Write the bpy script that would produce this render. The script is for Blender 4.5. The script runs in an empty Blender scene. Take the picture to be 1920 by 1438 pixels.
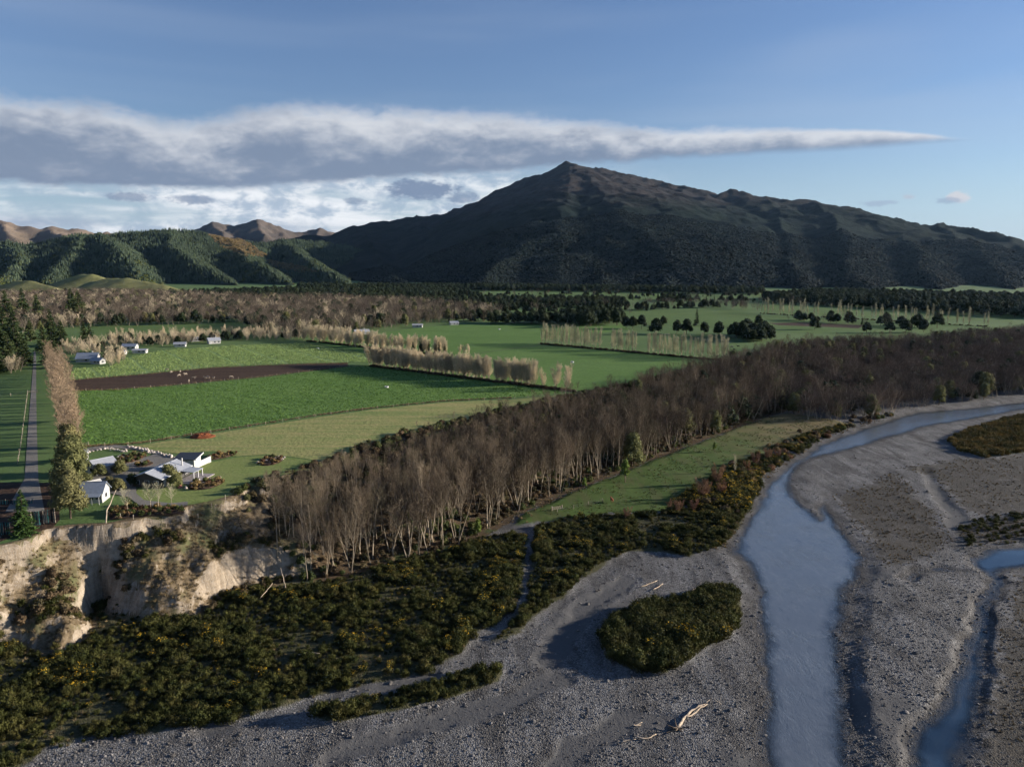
import bpy, math, random
import numpy as np
from mathutils import Vector, Matrix
SC = bpy.context.scene
COL = SC.collection
R = math.radians
# ------------------------------------------------------------------ camera
CAM_Z, PITCH, FPX = 60.0, R(8.75), 1423.0
cam = bpy.data.objects.new('camera', bpy.data.cameras.new('camera'))
COL.objects.link(cam)
cam.location = (0, 0, CAM_Z)
cam.rotation_euler = (math.pi / 2 - PITCH, 0, 0)
cam.data.sensor_width = 36
cam.data.lens = 36 * FPX / 1920
cam.data.clip_start = 1
cam.data.clip_end = 60000
SC.camera = cam
# ------------------------------------------------------------------ sun and sky
SUN_EL, SUN_AZ = R(13), R(10)        # azimuth measured from +X towards +Y
SUN_DIR = Vector((math.cos(SUN_EL) * math.cos(SUN_AZ), math.cos(SUN_EL) * math.sin(SUN_AZ), math.sin(SUN_EL)))
SKY_STRENGTH, SUN_STRENGTH, EXPOSURE = 0.05, 5.0, 1.1
sun = bpy.data.objects.new('sun', bpy.data.lights.new('sun', 'SUN'))
COL.objects.link(sun)
sun.data.energy = SUN_STRENGTH
sun.data.angle = R(0.55)
sun.data.color = (1.0, 0.91, 0.80)
sun.rotation_euler = SUN_DIR.to_track_quat('Z', 'Y').to_euler()
SC.view_settings.view_transform = 'Standard'
SC.view_settings.look = 'None'
SC.view_settings.exposure = EXPOSURE
SC.view_settings.gamma = 1
SC.view_settings.use_curve_mapping = False
SC.cycles.max_bounces = 5
SC.cycles.diffuse_bounces = 2
SC.cycles.glossy_bounces = 2
SC.cycles.transparent_max_bounces = 6
SC.cycles.volume_bounces = 0
SC.cycles.use_denoising = True
SC.cycles.sample_clamp_indirect = 4
SC.cycles.adaptive_threshold = 0.03


class NT:
    """small node-tree helper"""
    def __init__(s, tree):
        s.t = tree
        s.t.nodes.clear()
    def n(s, typ, **kw):
        nd = s.t.nodes.new(typ)
        ins = kw.pop('ins', {})
        for k, v in kw.items():
            setattr(nd, k, v)
        for k, v in ins.items():
            s.set(nd.inputs[k], v)
        return nd
    def set(s, sock, v):
        if hasattr(v, 'is_output') or isinstance(v, bpy.types.NodeSocket):
            s.t.links.new(v, sock)
        else:
            if isinstance(v, (tuple, list)) and len(v) == 3 and sock.type == 'RGBA':
                v = (*v, 1)
            sock.default_value = v
    def m(s, op, a, b=0.0, c=None, clamp=False):
        nd = s.t.nodes.new('ShaderNodeMath')
        nd.operation = op
        nd.use_clamp = clamp
        s.set(nd.inputs[0], a)
        s.set(nd.inputs[1], b)
        if c is not None:
            s.set(nd.inputs[2], c)
        return nd.outputs[0]
    def mix(s, f, a, b, blend='MIX'):
        nd = s.t.nodes.new('ShaderNodeMix')
        nd.data_type = 'RGBA'
        nd.blend_type = blend
        nd.clamp_factor = True
        s.set(nd.inputs['Factor'], f)
        s.set(nd.inputs[6], a)
        s.set(nd.inputs[7], b)
        return nd.outputs[2]
    def ramp(s, v, lo, hi, a=0.0, b=1.0, smooth=True):
        nd = s.t.nodes.new('ShaderNodeMapRange')
        nd.interpolation_type = 'SMOOTHSTEP' if smooth else 'LINEAR'
        for i, x in enumerate((v, lo, hi, a, b)):
            s.set(nd.inputs[i], x)
        return nd.outputs[0]
    def noise(s, vec, scale, detail=3, rough=0.55, dist=0.0):
        nd = s.n('ShaderNodeTexNoise', ins={'Scale': scale, 'Detail': detail, 'Roughness': rough, 'Distortion': dist})
        if vec is not None:
            s.set(nd.inputs['Vector'], vec)
        return nd.outputs[0]
    def vscale(s, vec, sc):
        nd = s.n('ShaderNodeMapping', ins={'Scale': sc})
        s.set(nd.inputs['Vector'], vec)
        return nd.outputs[0]
    def attr(s, name):
        return s.n('ShaderNodeAttribute', attribute_name=name).outputs['Fac']
    def curve(s, v, pts, x0, x1, y0, y1):
        """piecewise curve: value v in [x0,x1] -> [y0,y1] through pts"""
        u = s.ramp(v, x0, x1, 0, 1, False)
        nd = s.n('ShaderNodeFloatCurve')
        c = nd.mapping.curves[0]
        P = [((x - x0) / (x1 - x0), (y - y0) / (y1 - y0)) for x, y in pts]
        c.points[0].location = P[0]
        c.points[1].location = P[-1]
        for p in P[1:-1]:
            c.points.new(*p)
        nd.mapping.update()
        s.set(nd.inputs['Value'], u)
        return s.m('MULTIPLY_ADD', nd.outputs[0], y1 - y0, y0)


def build_world():
    w = bpy.data.worlds.new('World')
    SC.world = w
    w.use_nodes = True
    w.cycles.sampling_method = 'MANUAL'
    w.cycles.sample_map_resolution = 256
    k = NT(w.node_tree)
    sky = k.n('ShaderNodeTexSky', sky_type='NISHITA', sun_disc=False)
    sky.sun_elevation = SUN_EL
    sky.sun_rotation = math.pi / 2 - SUN_AZ
    sky.altitude = 100
    sky.air_density = 1.15
    sky.dust_density = 0.1
    sky.ozone_density = 2.2
    tc = k.n('ShaderNodeTexCoord').outputs['Generated']
    xyz = k.n('ShaderNodeSeparateXYZ', ins={0: tc})
    x, y, z = xyz.outputs
    az = k.m('MULTIPLY', k.m('ARCTAN2', x, y), 57.2958)
    el = k.m('MULTIPLY', k.m('ARCSINE', z), 57.2958)
    # cloud space: azimuth, elevation (degrees), layered noise
    def cvec(sx, sy, off=0.0):
        return k.n('ShaderNodeCombineXYZ', ins={0: k.m('MULTIPLY', az, sx), 1: k.m('MULTIPLY', el, sy), 2: off}).outputs[0]
    n1 = k.noise(cvec(0.11, 0.26), 1.0, 4, 0.6, 0.2)
    n2 = k.noise(cvec(0.45, 0.85, 3.7), 1.0, 4, 0.6, 0.2)
    n3 = k.noise(cvec(0.05, 0.55, 9.1), 1.0, 4, 0.62, 0.5)
    n4 = k.noise(cvec(1.1, 2.4, 5.0), 1.0, 3, 0.6, 0.2)
    n5 = k.noise(cvec(0.022, 0.16, 14.0), 1.0, 3, 0.5, 0.3)
    # long bank
    bot = k.curve(az, [(-60, 4.6), (-33, 5.0), (-22, 5.15), (-14, 5.7), (-6, 6.35), (0, 6.8), (8, 7.35), (16, 7.6), (24, 7.65), (30, 7.8), (60, 8.0)], -60, 60, 0, 14)
    top = k.curve(az, [(-60, 9.3), (-33, 10.4), (-27, 10.5), (-23, 10.0), (-16, 11.3), (-8, 11.4), (0, 11.1), (6, 10.5), (10, 9.9), (14, 9.75), (20, 9.3), (25, 8.85), (28, 8.4), (30, 7.95), (60, 7.0)], -60, 60, 0, 14)
    fluff = k.m('MULTIPLY', k.m('SUBTRACT', n4, 0.5), 0.55)
    wob = k.m('ADD', fluff, k.m('MULTIPLY_ADD', k.m('SUBTRACT', n2, 0.5), 1.3, k.m('MULTIPLY', k.m('SUBTRACT', n1, 0.5), 1.4)))
    taper = k.ramp(az, 4, 26, 1.0, 0.16)
    elw = k.m('MULTIPLY_ADD', wob, taper, el)
    th = k.m('MAXIMUM', k.m('SUBTRACT', top, bot), 0.02)
    v = k.m('DIVIDE', k.m('SUBTRACT', elw, bot), th)
    etop = k.ramp(k.m('SUBTRACT', top, elw), -0.05, k.ramp(az, 0, 26, 1.3, 0.25))
    ebot = k.ramp(k.m('SUBTRACT', k.m('MULTIPLY_ADD', k.m('SUBTRACT', wob, 0.0), -0.25, elw), bot), -0.12, 0.5)
    dens = k.m('MULTIPLY', etop, ebot)
    vv = k.m('ADD', v, k.m('MULTIPLY_ADD', k.m('SUBTRACT', n1, 0.5), 1.5, k.m('MULTIPLY', k.m('SUBTRACT', n2, 0.5), 0.7)))
    lift = k.ramp(az, -30, 12, -0.06, 0.14)
    lit = k.ramp(k.m('ADD', vv, lift), 0.18, 1.12)
    WHITE, BELLY, VEIL = (6.6, 6.8, 7.2), (2.0, 2.55, 3.6), (4.6, 5.4, 6.6)
    bank = k.mix(lit, BELLY, WHITE)
    base = sky.outputs[0]
    sat = k.n('ShaderNodeHueSaturation', ins={'Saturation': 1.0, 'Value': 1.0, 'Color': k.mix(1.0, base, (0.92, 0.98, 1.30), 'MULTIPLY')}).outputs[0]
    # pale air low above the horizon and thin cirrus veils
    hz = k.ramp(el, 9, -1, 0, 0.75)
    c0 = k.mix(hz, sat, (3.7, 5.3, 7.3))
    veil = k.m('MULTIPLY', k.ramp(n5, 0.46, 0.72), k.m('MULTIPLY', k.ramp(el, 4, 10), k.ramp(el, 24, 13)))
    c1 = k.mix(k.m('MULTIPLY', veil, 0.22), c0, VEIL)
    # bright broken sheet under the bank, fading out towards the right
    sheet = k.m('MULTIPLY', k.ramp(n3, 0.30, 0.56), k.m('MULTIPLY', k.ramp(el, 8.2, 5.2), k.ramp(az, 14, -4)))
    sheetcol = k.mix(k.ramp(n2, 0.36, 0.6), (4.2, 5.0, 6.1), (9.2, 9.3, 9.5))
    c2 = k.mix(k.m('MULTIPLY', sheet, 0.92), c1, sheetcol)
    # lower grey roll over the hills on the left
    roll = k.m('MULTIPLY', k.m('MULTIPLY', k.ramp(el, 3.6, 2.6), k.ramp(n1, 0.40, 0.58)), k.ramp(az, -8, -20))
    c2 = k.mix(k.m('MULTIPLY', roll, 0.7), c2, (3.3, 3.9, 5.0))
    c3 = k.mix(k.m('MULTIPLY', dens, 0.97), c2, bank)
    # small ragged cloudlets: (azimuth, elevation, half width, half height, colour, strength)
    def puff(c, a0, e0, wa, we, col, st):
        da = k.m('DIVIDE', k.m('SUBTRACT', az, a0), wa)
        de = k.m('DIVIDE', k.m('SUBTRACT', el, e0), we)
        r = k.m('SQRT', k.m('ADD', k.m('MULTIPLY', da, da), k.m('MULTIPLY', de, de)))
        f = k.m('ADD', r, k.m('MULTIPLY_ADD', k.m('SUBTRACT', n4, 0.5), 1.5, k.m('MULTIPLY', k.m('SUBTRACT', n2, 0.5), 1.2)))
        return k.mix(k.m('MULTIPLY', k.ramp(f, 1.0, 0.45), st), c, col)
    G = (1.9, 2.5, 3.7)
    c3 = puff(c3, -6.6, 5.55, 2.9, 0.85, G, 0.95)
    c3 = puff(c3, -3.6, 5.0, 1.5, 0.5, G, 0.7)
    c3 = puff(c3, -26.0, 4.55, 1.6, 0.4, (2.3, 2.9, 4.0), 0.8)
    c3 = puff(c3, -22.5, 4.5, 1.9, 0.42, (2.3, 2.9, 4.0), 0.8)
    c3 = puff(c3, -11.5, 4.7, 1.0, 0.35, (2.3, 2.9, 4.0), 0.7)
    c3 = puff(c3, 29.85, 4.35, 0.75, 0.42, (6.0, 6.0, 6.3), 1.0)
    c3 = puff(c3, 29.3, 4.15, 0.9, 0.25, (2.6, 3.2, 4.4), 0.6)
    c3 = puff(c3, 27.0, 4.5, 0.5, 0.25, (4.5, 4.7, 5.4), 0.7)
    c3 = puff(c3, 25.4, 4.2, 1.6, 0.22, (3.0, 3.6, 4.8), 0.6)
    bg = k.n('ShaderNodeBackground', ins={'Color': c3, 'Strength': SKY_STRENGTH})
    out = k.n('ShaderNodeOutputWorld')
    k.t.links.new(bg.outputs[0], out.inputs['Surface'])
build_world()


# ------------------------------------------------------------------ projection: picture point -> place on a level of the ground
SP, CP = math.sin(PITCH), math.cos(PITCH)
def G(px, py, z=0.0):
    cx, cy = (px - 960) / FPX, (719 - py) / FPX
    d = (cx, CP + cy * SP, -SP + cy * CP)
    t = (z - CAM_Z) / d[2]
    return (d[0] * t, d[1] * t)
def GD(px, py, D):
    """place along the ray of a picture point at distance D (along Y)"""
    cx, cy = (px - 960) / FPX, (719 - py) / FPX
    d = (cx, CP + cy * SP, -SP + cy * CP)
    t = D / d[1]
    return (d[0] * t, D, CAM_Z + d[2] * t)
def GP(pts, z=0.0):
    return np.array([G(a, b, z) for a, b in pts])


# ------------------------------------------------------------------ numpy helpers
def perlin(x, y, seed=0):
    rs = np.random.RandomState(seed)
    p = rs.permutation(256)
    p = np.concatenate([p, p])
    ang = rs.rand(256) * 2 * np.pi
    gx, gy = np.cos(ang), np.sin(ang)
    xi, yi = np.floor(x).astype(np.int64), np.floor(y).astype(np.int64)
    xf, yf = x - xi, y - yi
    xi &= 255
    yi &= 255
    u = xf * xf * xf * (xf * (xf * 6 - 15) + 10)
    v = yf * yf * yf * (yf * (yf * 6 - 15) + 10)
    def g(ix, iy, fx, fy):
        h = p[(p[ix & 255] + iy) & 255]
        return gx[h] * fx + gy[h] * fy
    a = g(xi, yi, xf, yf)
    b = g(xi + 1, yi, xf - 1, yf)
    c = g(xi, yi + 1, xf, yf - 1)
    d = g(xi + 1, yi + 1, xf - 1, yf - 1)
    return (a + u * (b - a) + v * ((c + u * (d - c)) - (a + u * (b - a)))) * 1.5
def fbm(x, y, sc, octv=4, seed=0, gain=0.5):
    s, a, t = 0, 1.0, 0
    for i in range(octv):
        s = s + a * perlin(x / sc + 17.3 * i, y / sc - 9.1 * i, seed + i)
        t += a
        a *= gain
        sc /= 2.03
    return s / t
def sstep(a, b, x):
    t = np.clip((x - a) / (b - a), 0, 1)
    return t * t * (3 - 2 * t)
def inpoly(x, y, P):
    r = np.zeros(np.shape(x), bool)
    n = len(P)
    for i in range(n):
        x0, y0 = P[i]
        x1, y1 = P[(i + 1) % n]
        if y0 == y1:
            continue
        c = ((y0 > y) != (y1 > y)) & (x < (x1 - x0) * (y - y0) / (y1 - y0) + x0)
        r ^= c
    return r
def dline(x, y, P, closed=False):
    d = np.full(np.shape(x), 1e9)
    n = len(P)
    for i in range(n if closed else n - 1):
        ax, ay = P[i]
        bx, by = P[(i + 1) % n]
        ux, uy = bx - ax, by - ay
        L = ux * ux + uy * uy + 1e-9
        t = np.clip(((x - ax) * ux + (y - ay) * uy) / L, 0, 1)
        d = np.minimum(d, (x - ax - t * ux) ** 2 + (y - ay - t * uy) ** 2)
    return np.sqrt(d)
def grid_mesh(name, V, nr, nc, attrs=None, smooth=True, keep=None):
    me = bpy.data.meshes.new(name)
    i = np.arange(nr * nc).reshape(nr, nc)
    q = np.stack([i[:-1, :-1], i[:-1, 1:], i[1:, 1:], i[1:, :-1]], -1).reshape(-1, 4)
    if keep is not None:
        q = q[keep]
        used = np.unique(q)
        remap = np.zeros(nr * nc, np.int64)
        remap[used] = np.arange(len(used))
        V = V[used]
        q = remap[q]
        if attrs:
            attrs = {k: a.reshape(-1)[used] for k, a in attrs.items()}
    me.vertices.add(len(V))
    me.vertices.foreach_set('co', V.astype(np.float32).ravel())
    me.loops.add(q.size)
    me.loops.foreach_set('vertex_index', q.astype(np.int32).ravel())
    me.polygons.add(len(q))
    me.polygons.foreach_set('loop_start', (np.arange(len(q)) * 4).astype(np.int32))
    me.polygons.foreach_set('use_smooth', np.full(len(q), smooth))
    for k, a in (attrs or {}).items():
        at = me.attributes.new(k, 'FLOAT', 'POINT')
        at.data.foreach_set('value', a.astype(np.float32).ravel())
    me.update(calc_edges=True)
    me.validate()
    return me


# ------------------------------------------------------------------ object helpers
def tag(o, label=None, cat=None, group=None, kind=None):
    if label: o['label'] = label
    if cat: o['category'] = cat
    if group: o['group'] = group
    if kind: o['kind'] = kind
    return o
def link(name, data, parent=None, mats=None, loc=(0, 0, 0), rz=0.0, sc=None):
    o = bpy.data.objects.new(name, data)
    COL.objects.link(o)
    if mats:
        if not data.materials:
            for m_ in (mats if isinstance(mats, (list, tuple)) else [mats]):
                data.materials.append(m_)
    if parent:
        o.parent = parent
    o.location = loc
    o.rotation_euler = (0, 0, rz)
    if sc is not None:
        o.scale = (sc, sc, sc) if np.isscalar(sc) else sc
    return o
def empty(name, loc, rz=0.0, label=None, cat=None, group=None, sc=None):
    o = link(name, None, None, None, loc, rz, sc)
    o.empty_display_size = 0.5
    return tag(o, label, cat, group)


class MB:
    """collects vertices and faces for one mesh"""
    def __init__(s):
        s.v, s.f, s.mi, s.cur = [], [], [], 0
    def face(s, pts):
        b = len(s.v)
        s.v.extend([tuple(p) for p in pts])
        s.f.append(tuple(range(b, b + len(pts))))
        s.mi.append(s.cur)
    def box(s, x0, x1, y0, y1, z0, z1):
        b = len(s.v)
        s.v += [(x0, y0, z0), (x1, y0, z0), (x1, y1, z0), (x0, y1, z0), (x0, y0, z1), (x1, y0, z1), (x1, y1, z1), (x0, y1, z1)]
        for f in ((0, 3, 2, 1), (4, 5, 6, 7), (0, 1, 5, 4), (1, 2, 6, 5), (2, 3, 7, 6), (3, 0, 4, 7)):
            s.f.append(tuple(b + i for i in f))
            s.mi.append(s.cur)
        return s
    def prism(s, poly, d):
        """poly (3-D points) swept by vector d"""
        b, n = len(s.v), len(poly)
        s.v += [tuple(p) for p in poly] + [(p[0] + d[0], p[1] + d[1], p[2] + d[2]) for p in poly]
        s.f.append(tuple(range(b + n - 1, b - 1, -1)))
        s.f.append(tuple(range(b + n, b + 2 * n)))
        for i in range(n):
            j = (i + 1) % n
            s.f.append((b + i, b + j, b + n + j, b + n + i))
        s.mi += [s.cur] * (n + 2)
        return s
    def tube(s, P, rad, sides=5, cap=True):
        b = len(s.v)
        n = len(P)
        for i in range(n):
            a = Vector(P[max(i - 1, 0)])
            c = Vector(P[min(i + 1, n - 1)])
            t = (c - a)
            t = t.normalized() if t.length > 1e-6 else Vector((0, 0, 1))
            u = t.cross(Vector((0.31, 0.95, 0.05)))
            if u.length < 1e-3:
                u = t.cross(Vector((1, 0, 0)))
            u.normalize()
            w = t.cross(u)
            for k in range(sides):
                th = 2 * math.pi * k / sides
                q = Vector(P[i]) + (u * math.cos(th) + w * math.sin(th)) * rad[i]
                s.v.append(q[:])
        for i in range(n - 1):
            for k in range(sides):
                k2 = (k + 1) % sides
                s.f.append((b + i * sides + k, b + i * sides + k2, b + (i + 1) * sides + k2, b + (i + 1) * sides + k))
                s.mi.append(s.cur)
        if cap:
            s.f.append(tuple(b + (n - 1) * sides + k for k in range(sides)))
            s.f.append(tuple(b + k for k in range(sides - 1, -1, -1)))
            s.mi += [s.cur] * 2
        return s
    def blade(s, p, d, w, rnd):
        """a thin tapering triangle from p along d"""
        d = Vector(d)
        u = d.cross(Vector((rnd.uniform(-1, 1), rnd.uniform(-1, 1), rnd.uniform(-1, 1))))
        if u.length < 1e-5:
            return
        u = u.normalized() * (w / 2)
        p = Vector(p)
        s.face([(p - u)[:], (p + u)[:], (p + d)[:]])
    def mesh(s, name, mats=(), smooth=False):
        me = bpy.data.meshes.new(name)
        me.from_pydata(s.v, [], s.f)
        for m_ in (mats if isinstance(mats, (list, tuple)) else [mats]):
            me.materials.append(m_)
        if len(set(s.mi)) > 1:
            me.polygons.foreach_set('material_index', s.mi)
        if smooth:
            me.polygons.foreach_set('use_smooth', [True] * len(s.f))
        me.update()
        return me
    def join(s, o, mi=None):
        b = len(s.v)
        s.v += o.v
        s.f += [tuple(i + b for i in f) for f in o.f]
        s.mi += [mi if mi is not None else x for x in o.mi]
        return s


def new_mat(name):
    m_ = bpy.data.materials.new(name)
    m_.use_nodes = True
    return m_, NT(m_.node_tree)
def finish(k, color, rough=0.9, bump=None, bstr=0.5, bdist=0.1, spec=0.15, translucent=0.0, metallic=0.0, alpha=None):
    p = k.n('ShaderNodeBsdfPrincipled', ins={'Base Color': color, 'Roughness': rough, 'Specular IOR Level': spec, 'Metallic': metallic})
    if alpha is not None:
        k.set(p.inputs['Alpha'], alpha)
    if bump is not None:
        b = k.n('ShaderNodeBump', ins={'Strength': bstr, 'Distance': bdist, 'Height': bump})
        k.t.links.new(b.outputs[0], p.inputs['Normal'])
    o = k.n('ShaderNodeOutputMaterial')
    last = p.outputs[0]
    if translucent > 0:
        t = k.n('ShaderNodeBsdfTranslucent', ins={'Color': color})
        mx = k.n('ShaderNodeMixShader', ins={0: translucent})
        k.t.links.new(last, mx.inputs[1])
        k.t.links.new(t.outputs[0], mx.inputs[2])
        last = mx.outputs[0]
    k.t.links.new(last, o.inputs['Surface'])
def plant_mat(name, cols, rough=0.85, translucent=0.0, nscale=0.6, spec=0.1):
    """colours picked per plant (object random) and mottled by position noise"""
    m_, k = new_mat(name)
    rnd = k.n('ShaderNodeObjectInfo').outputs['Random']
    r = k.n('ShaderNodeValToRGB')
    e = r.color_ramp.elements
    for i, c in enumerate(cols):
        pos = i / max(1, len(cols) - 1)
        el = e[i] if i < 2 else e.new(pos)
        el.position = pos
        el.color = (*c, 1)
    k.set(r.inputs[0], rnd)
    pos = k.n('ShaderNodeNewGeometry').outputs['Position']
    nz = k.noise(pos, nscale, 2)
    col = k.mix(k.ramp(nz, 0.25, 0.75), k.mix(1.0, r.outputs[0], (0.62, 0.62, 0.62), 'MULTIPLY'), k.mix(1.0, r.outputs[0], (1.35, 1.3, 1.25), 'MULTIPLY'))
    finish(k, col, rough, spec=spec, translucent=translucent)
    return m_
def flat_mat(name, col, rough=0.7, var=0.15, scale=3.0, spec=0.3, metallic=0.0):
    m_, k = new_mat(name)
    pos = k.n('ShaderNodeTexCoord').outputs['Object']
    nz = k.noise(pos, scale, 4)
    c = k.mix(k.ramp(nz, 0.3, 0.7), tuple(x * (1 - var) for x in col), tuple(min(1, x * (1 + var)) for x in col))
    finish(k, c, rough, spec=spec, metallic=metallic)
    return m_


# ------------------------------------------------------------------ scattering as one mass ("stuff")
def stuff(name, pts, protos, label, cat, rng, smin=0.8, smax=1.2, tilt=0.0, scl=None, var=None):
    n = len(pts)
    me = bpy.data.meshes.new(name)
    me.vertices.add(n)
    me.vertices.foreach_set('co', np.asarray(pts, np.float32).ravel())
    rot = np.zeros((n, 3), np.float32)
    rot[:, 2] = rng.rand(n) * 6.2832
    if tilt:
        rot[:, :2] = rng.randn(n, 2) * tilt
    a = me.attributes.new('rot', 'FLOAT_VECTOR', 'POINT')
    a.data.foreach_set('vector', rot.ravel())
    if scl is None:
        scl = smin + (smax - smin) * rng.rand(n)
    a = me.attributes.new('scl', 'FLOAT', 'POINT')
    a.data.foreach_set('value', np.asarray(scl, np.float32))
    a = me.attributes.new('var', 'INT', 'POINT')
    if var is None:
        var = rng.randint(0, len(protos), n)
    a.data.foreach_set('value', np.asarray(var, np.int32))
    o = link(name, me)
    col = bpy.data.collections.new(name + '_kinds')
    for i, pm in enumerate(protos):
        po = bpy.data.objects.new('%s_kind_%02d' % (name, i), pm)
        col.objects.link(po)
    ng = bpy.data.node_groups.new(name, 'GeometryNodeTree')
    ng.interface.new_socket('Geometry', in_out='INPUT', socket_type='NodeSocketGeometry')
    ng.interface.new_socket('Geometry', in_out='OUTPUT', socket_type='NodeSocketGeometry')
    N, L = ng.nodes, ng.links
    gi, go = N.new('NodeGroupInput'), N.new('NodeGroupOutput')
    ci = N.new('GeometryNodeCollectionInfo')
    ci.inputs['Collection'].default_value = col
    ci.inputs['Separate Children'].default_value = True
    ci.inputs['Reset Children'].default_value = True
    ip = N.new('GeometryNodeInstanceOnPoints')
    ip.inputs['Pick Instance'].default_value = True
    def at(nm, ty):
        q = N.new('GeometryNodeInputNamedAttribute')
        q.data_type = ty
        q.inputs['Name'].default_value = nm
        return q.outputs['Attribute']
    L.new(gi.outputs[0], ip.inputs['Points'])
    L.new(ci.outputs[0], ip.inputs['Instance'])
    L.new(at('var', 'INT'), ip.inputs['Instance Index'])
    e2r = N.new('FunctionNodeEulerToRotation')
    L.new(at('rot', 'FLOAT_VECTOR'), e2r.inputs[0])
    L.new(e2r.outputs[0], ip.inputs['Rotation'])
    L.new(at('scl', 'FLOAT'), ip.inputs['Scale'])
    L.new(ip.outputs[0], go.inputs[0])
    md = o.modifiers.new('scatter', 'NODES')
    md.node_group = ng
    return tag(o, label, cat, None, 'stuff')
def scatter(P, spacing, rng, jit=0.48):
    """jittered grid of points inside polygon P"""
    P = np.asarray(P)
    x0, y0 = P.min(0)
    x1, y1 = P.max(0)
    gx, gy = np.meshgrid(np.arange(x0, x1 + spacing, spacing), np.arange(y0, y1 + spacing, spacing))
    gx = gx.ravel() + (rng.rand(gx.size) - 0.5) * 2 * jit * spacing
    gy = gy.ravel() + (rng.rand(gy.size) - 0.5) * 2 * jit * spacing
    k = inpoly(gx, gy, P)
    return gx[k], gy[k]
# ================================================================== the lie of the land
BED, WATER = -18.0, -18.35
TOP = GP([(-900, 1160), (-300, 1075), (-120, 1046), (0, 1024), (60, 1012), (98, 993), (130, 990), (170, 984), (215, 981), (250, 974), (300, 966), (335, 960), (352, 950), (400, 938), (440, 925), (480, 906), (540, 887), (600, 869), (660, 846), (760, 814), (850, 793), (960, 766), (1060, 744), (1150, 728), (1250, 704), (1310, 690), (1400, 672), (1450, 656), (1520, 648), (1700, 640), (1950, 622), (2400, 600), (3200, 588)])
BOT = GP([(-900, 1420), (-300, 1280), (-120, 1235), (0, 1205), (60, 1212), (110, 1222), (150, 1200), (172, 1150), (196, 1122), (214, 1136), (240, 1158), (300, 1162), (380, 1152), (408, 1124), (450, 1106), (520, 1096), (575, 1092), (640, 1078), (720, 1058), (830, 1036), (900, 1000), (960, 966), (1040, 930), (1120, 898), (1210, 864), (1300, 828), (1400, 792), (1470, 768), (1560, 752), (1700, 745), (1920, 728), (2400, 700), (3200, 668)], BED)
TPOLY = np.vstack([TOP, [(30000, TOP[-1][1]), (30000, 40000), (-30000, 40000), (-30000, TOP[0][1])]])
BPOLY = np.vstack([BOT, [(30000, BOT[-1][1]), (30000, 40000), (-30000, 40000), (-30000, BOT[0][1])]])
RIVER = GP([(2600, 660), (2050, 734), (1920, 752), (1800, 766), (1720, 772), (1690, 780), (1600, 808), (1540, 832), (1480, 870), (1440, 905), (1425, 935), (1405, 970), (1388, 1002), (1372, 1034), (1400, 1052), (1424, 1110), (1432, 1200), (1438, 1300), (1436, 1438), (1430, 1560), (1400, 1800),
            (1620, 1800), (1612, 1560), (1598, 1438), (1585, 1370), (1574, 1300), (1568, 1230), (1574, 1170), (1585, 1110), (1605, 1072), (1622, 1044), (1592, 1012), (1566, 980), (1550, 944), (1540, 950), (1531, 972), (1512, 952), (1492, 930), (1480, 905), (1490, 885), (1510, 862), (1560, 848), (1600, 840), (1640, 828), (1690, 813), (1740, 798), (1830, 784), (1920, 767), (2050, 753), (2600, 690)], BED)
POOL = GP([(2300, 1000), (1920, 1022), (1850, 1032), (1818, 1043), (1822, 1056), (1846, 1072), (1858, 1084), (1850, 1102), (1828, 1132), (1818, 1180), (1800, 1240), (1762, 1310), (1720, 1380), (1690, 1450), (1640, 1560), (1780, 1560), (1806, 1450), (1824, 1400), (1834, 1340), (1842, 1280), (1850, 1200), (1852, 1140), (1876, 1110), (1882, 1094), (1872, 1078), (1890, 1066), (1920, 1062), (2300, 1050)], BED)
PUDDLE = GP([(1690, 1084), (1712, 1066), (1760, 1058), (1800, 1068), (1760, 1066), (1722, 1072), (1716, 1084), (1706, 1090)], BED)
BROOM = GP([(-300, 1300), (0, 1212), (110, 1228), (150, 1204), (176, 1140), (196, 1124), (240, 1160), (300, 1164), (380, 1154), (410, 1126), (460, 1106), (575, 1094), (720, 1062), (830, 1040), (900, 1006), (950, 1000), (985, 1012), (982, 1060), (975, 1120), (960, 1150), (900, 1190), (860, 1228), (800, 1262), (720, 1277), (640, 1292), (560, 1314), (500, 1334), (440, 1350), (300, 1372), (180, 1388), (90, 1408), (0, 1446), (-300, 1560)], BED)
BROOM2 = GP([(1004, 990), (1060, 975), (1150, 970), (1230, 968), (1300, 950), (1360, 905), (1420, 888), (1426, 912), (1396, 962), (1376, 1000), (1350, 1028), (1290, 1042), (1240, 1032), (1180, 1034), (1140, 1052), (1092, 1084), (1060, 1116), (1010, 1150), (960, 1194), (930, 1202), (975, 1150), (992, 1110), (1000, 1040)], BED)
ISLE = GP([(1130, 1192), (1150, 1164), (1200, 1144), (1290, 1124), (1340, 1106), (1378, 1112), (1386, 1150), (1370, 1190), (1330, 1210), (1290, 1236), (1240, 1262), (1180, 1256), (1142, 1232)], BED)
LENS = GP([(590, 1342), (660, 1318), (740, 1304), (820, 1282), (880, 1264), (944, 1254), (930, 1278), (850, 1308), (740, 1336), (640, 1352)], BED)
GOLD = GP([(1778, 826), (1820, 806), (1880, 788), (1990, 764), (1990, 836), (1900, 852), (1850, 860), (1800, 848)], BED)
CLEAR = GP([(962, 985), (1000, 955), (1100, 912), (1200, 872), (1300, 834), (1400, 796), (1470, 776), (1560, 788), (1590, 796), (1540, 816), (1490, 846), (1440, 850), (1410, 872), (1370, 890), (1310, 935), (1250, 962), (1150, 966), (1040, 978)], BED)
CLUMP = GP([(1790, 985), (1850, 970), (1900, 960), (1990, 965), (1990, 1010), (1880, 1020), (1810, 1028)], BED)
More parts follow.
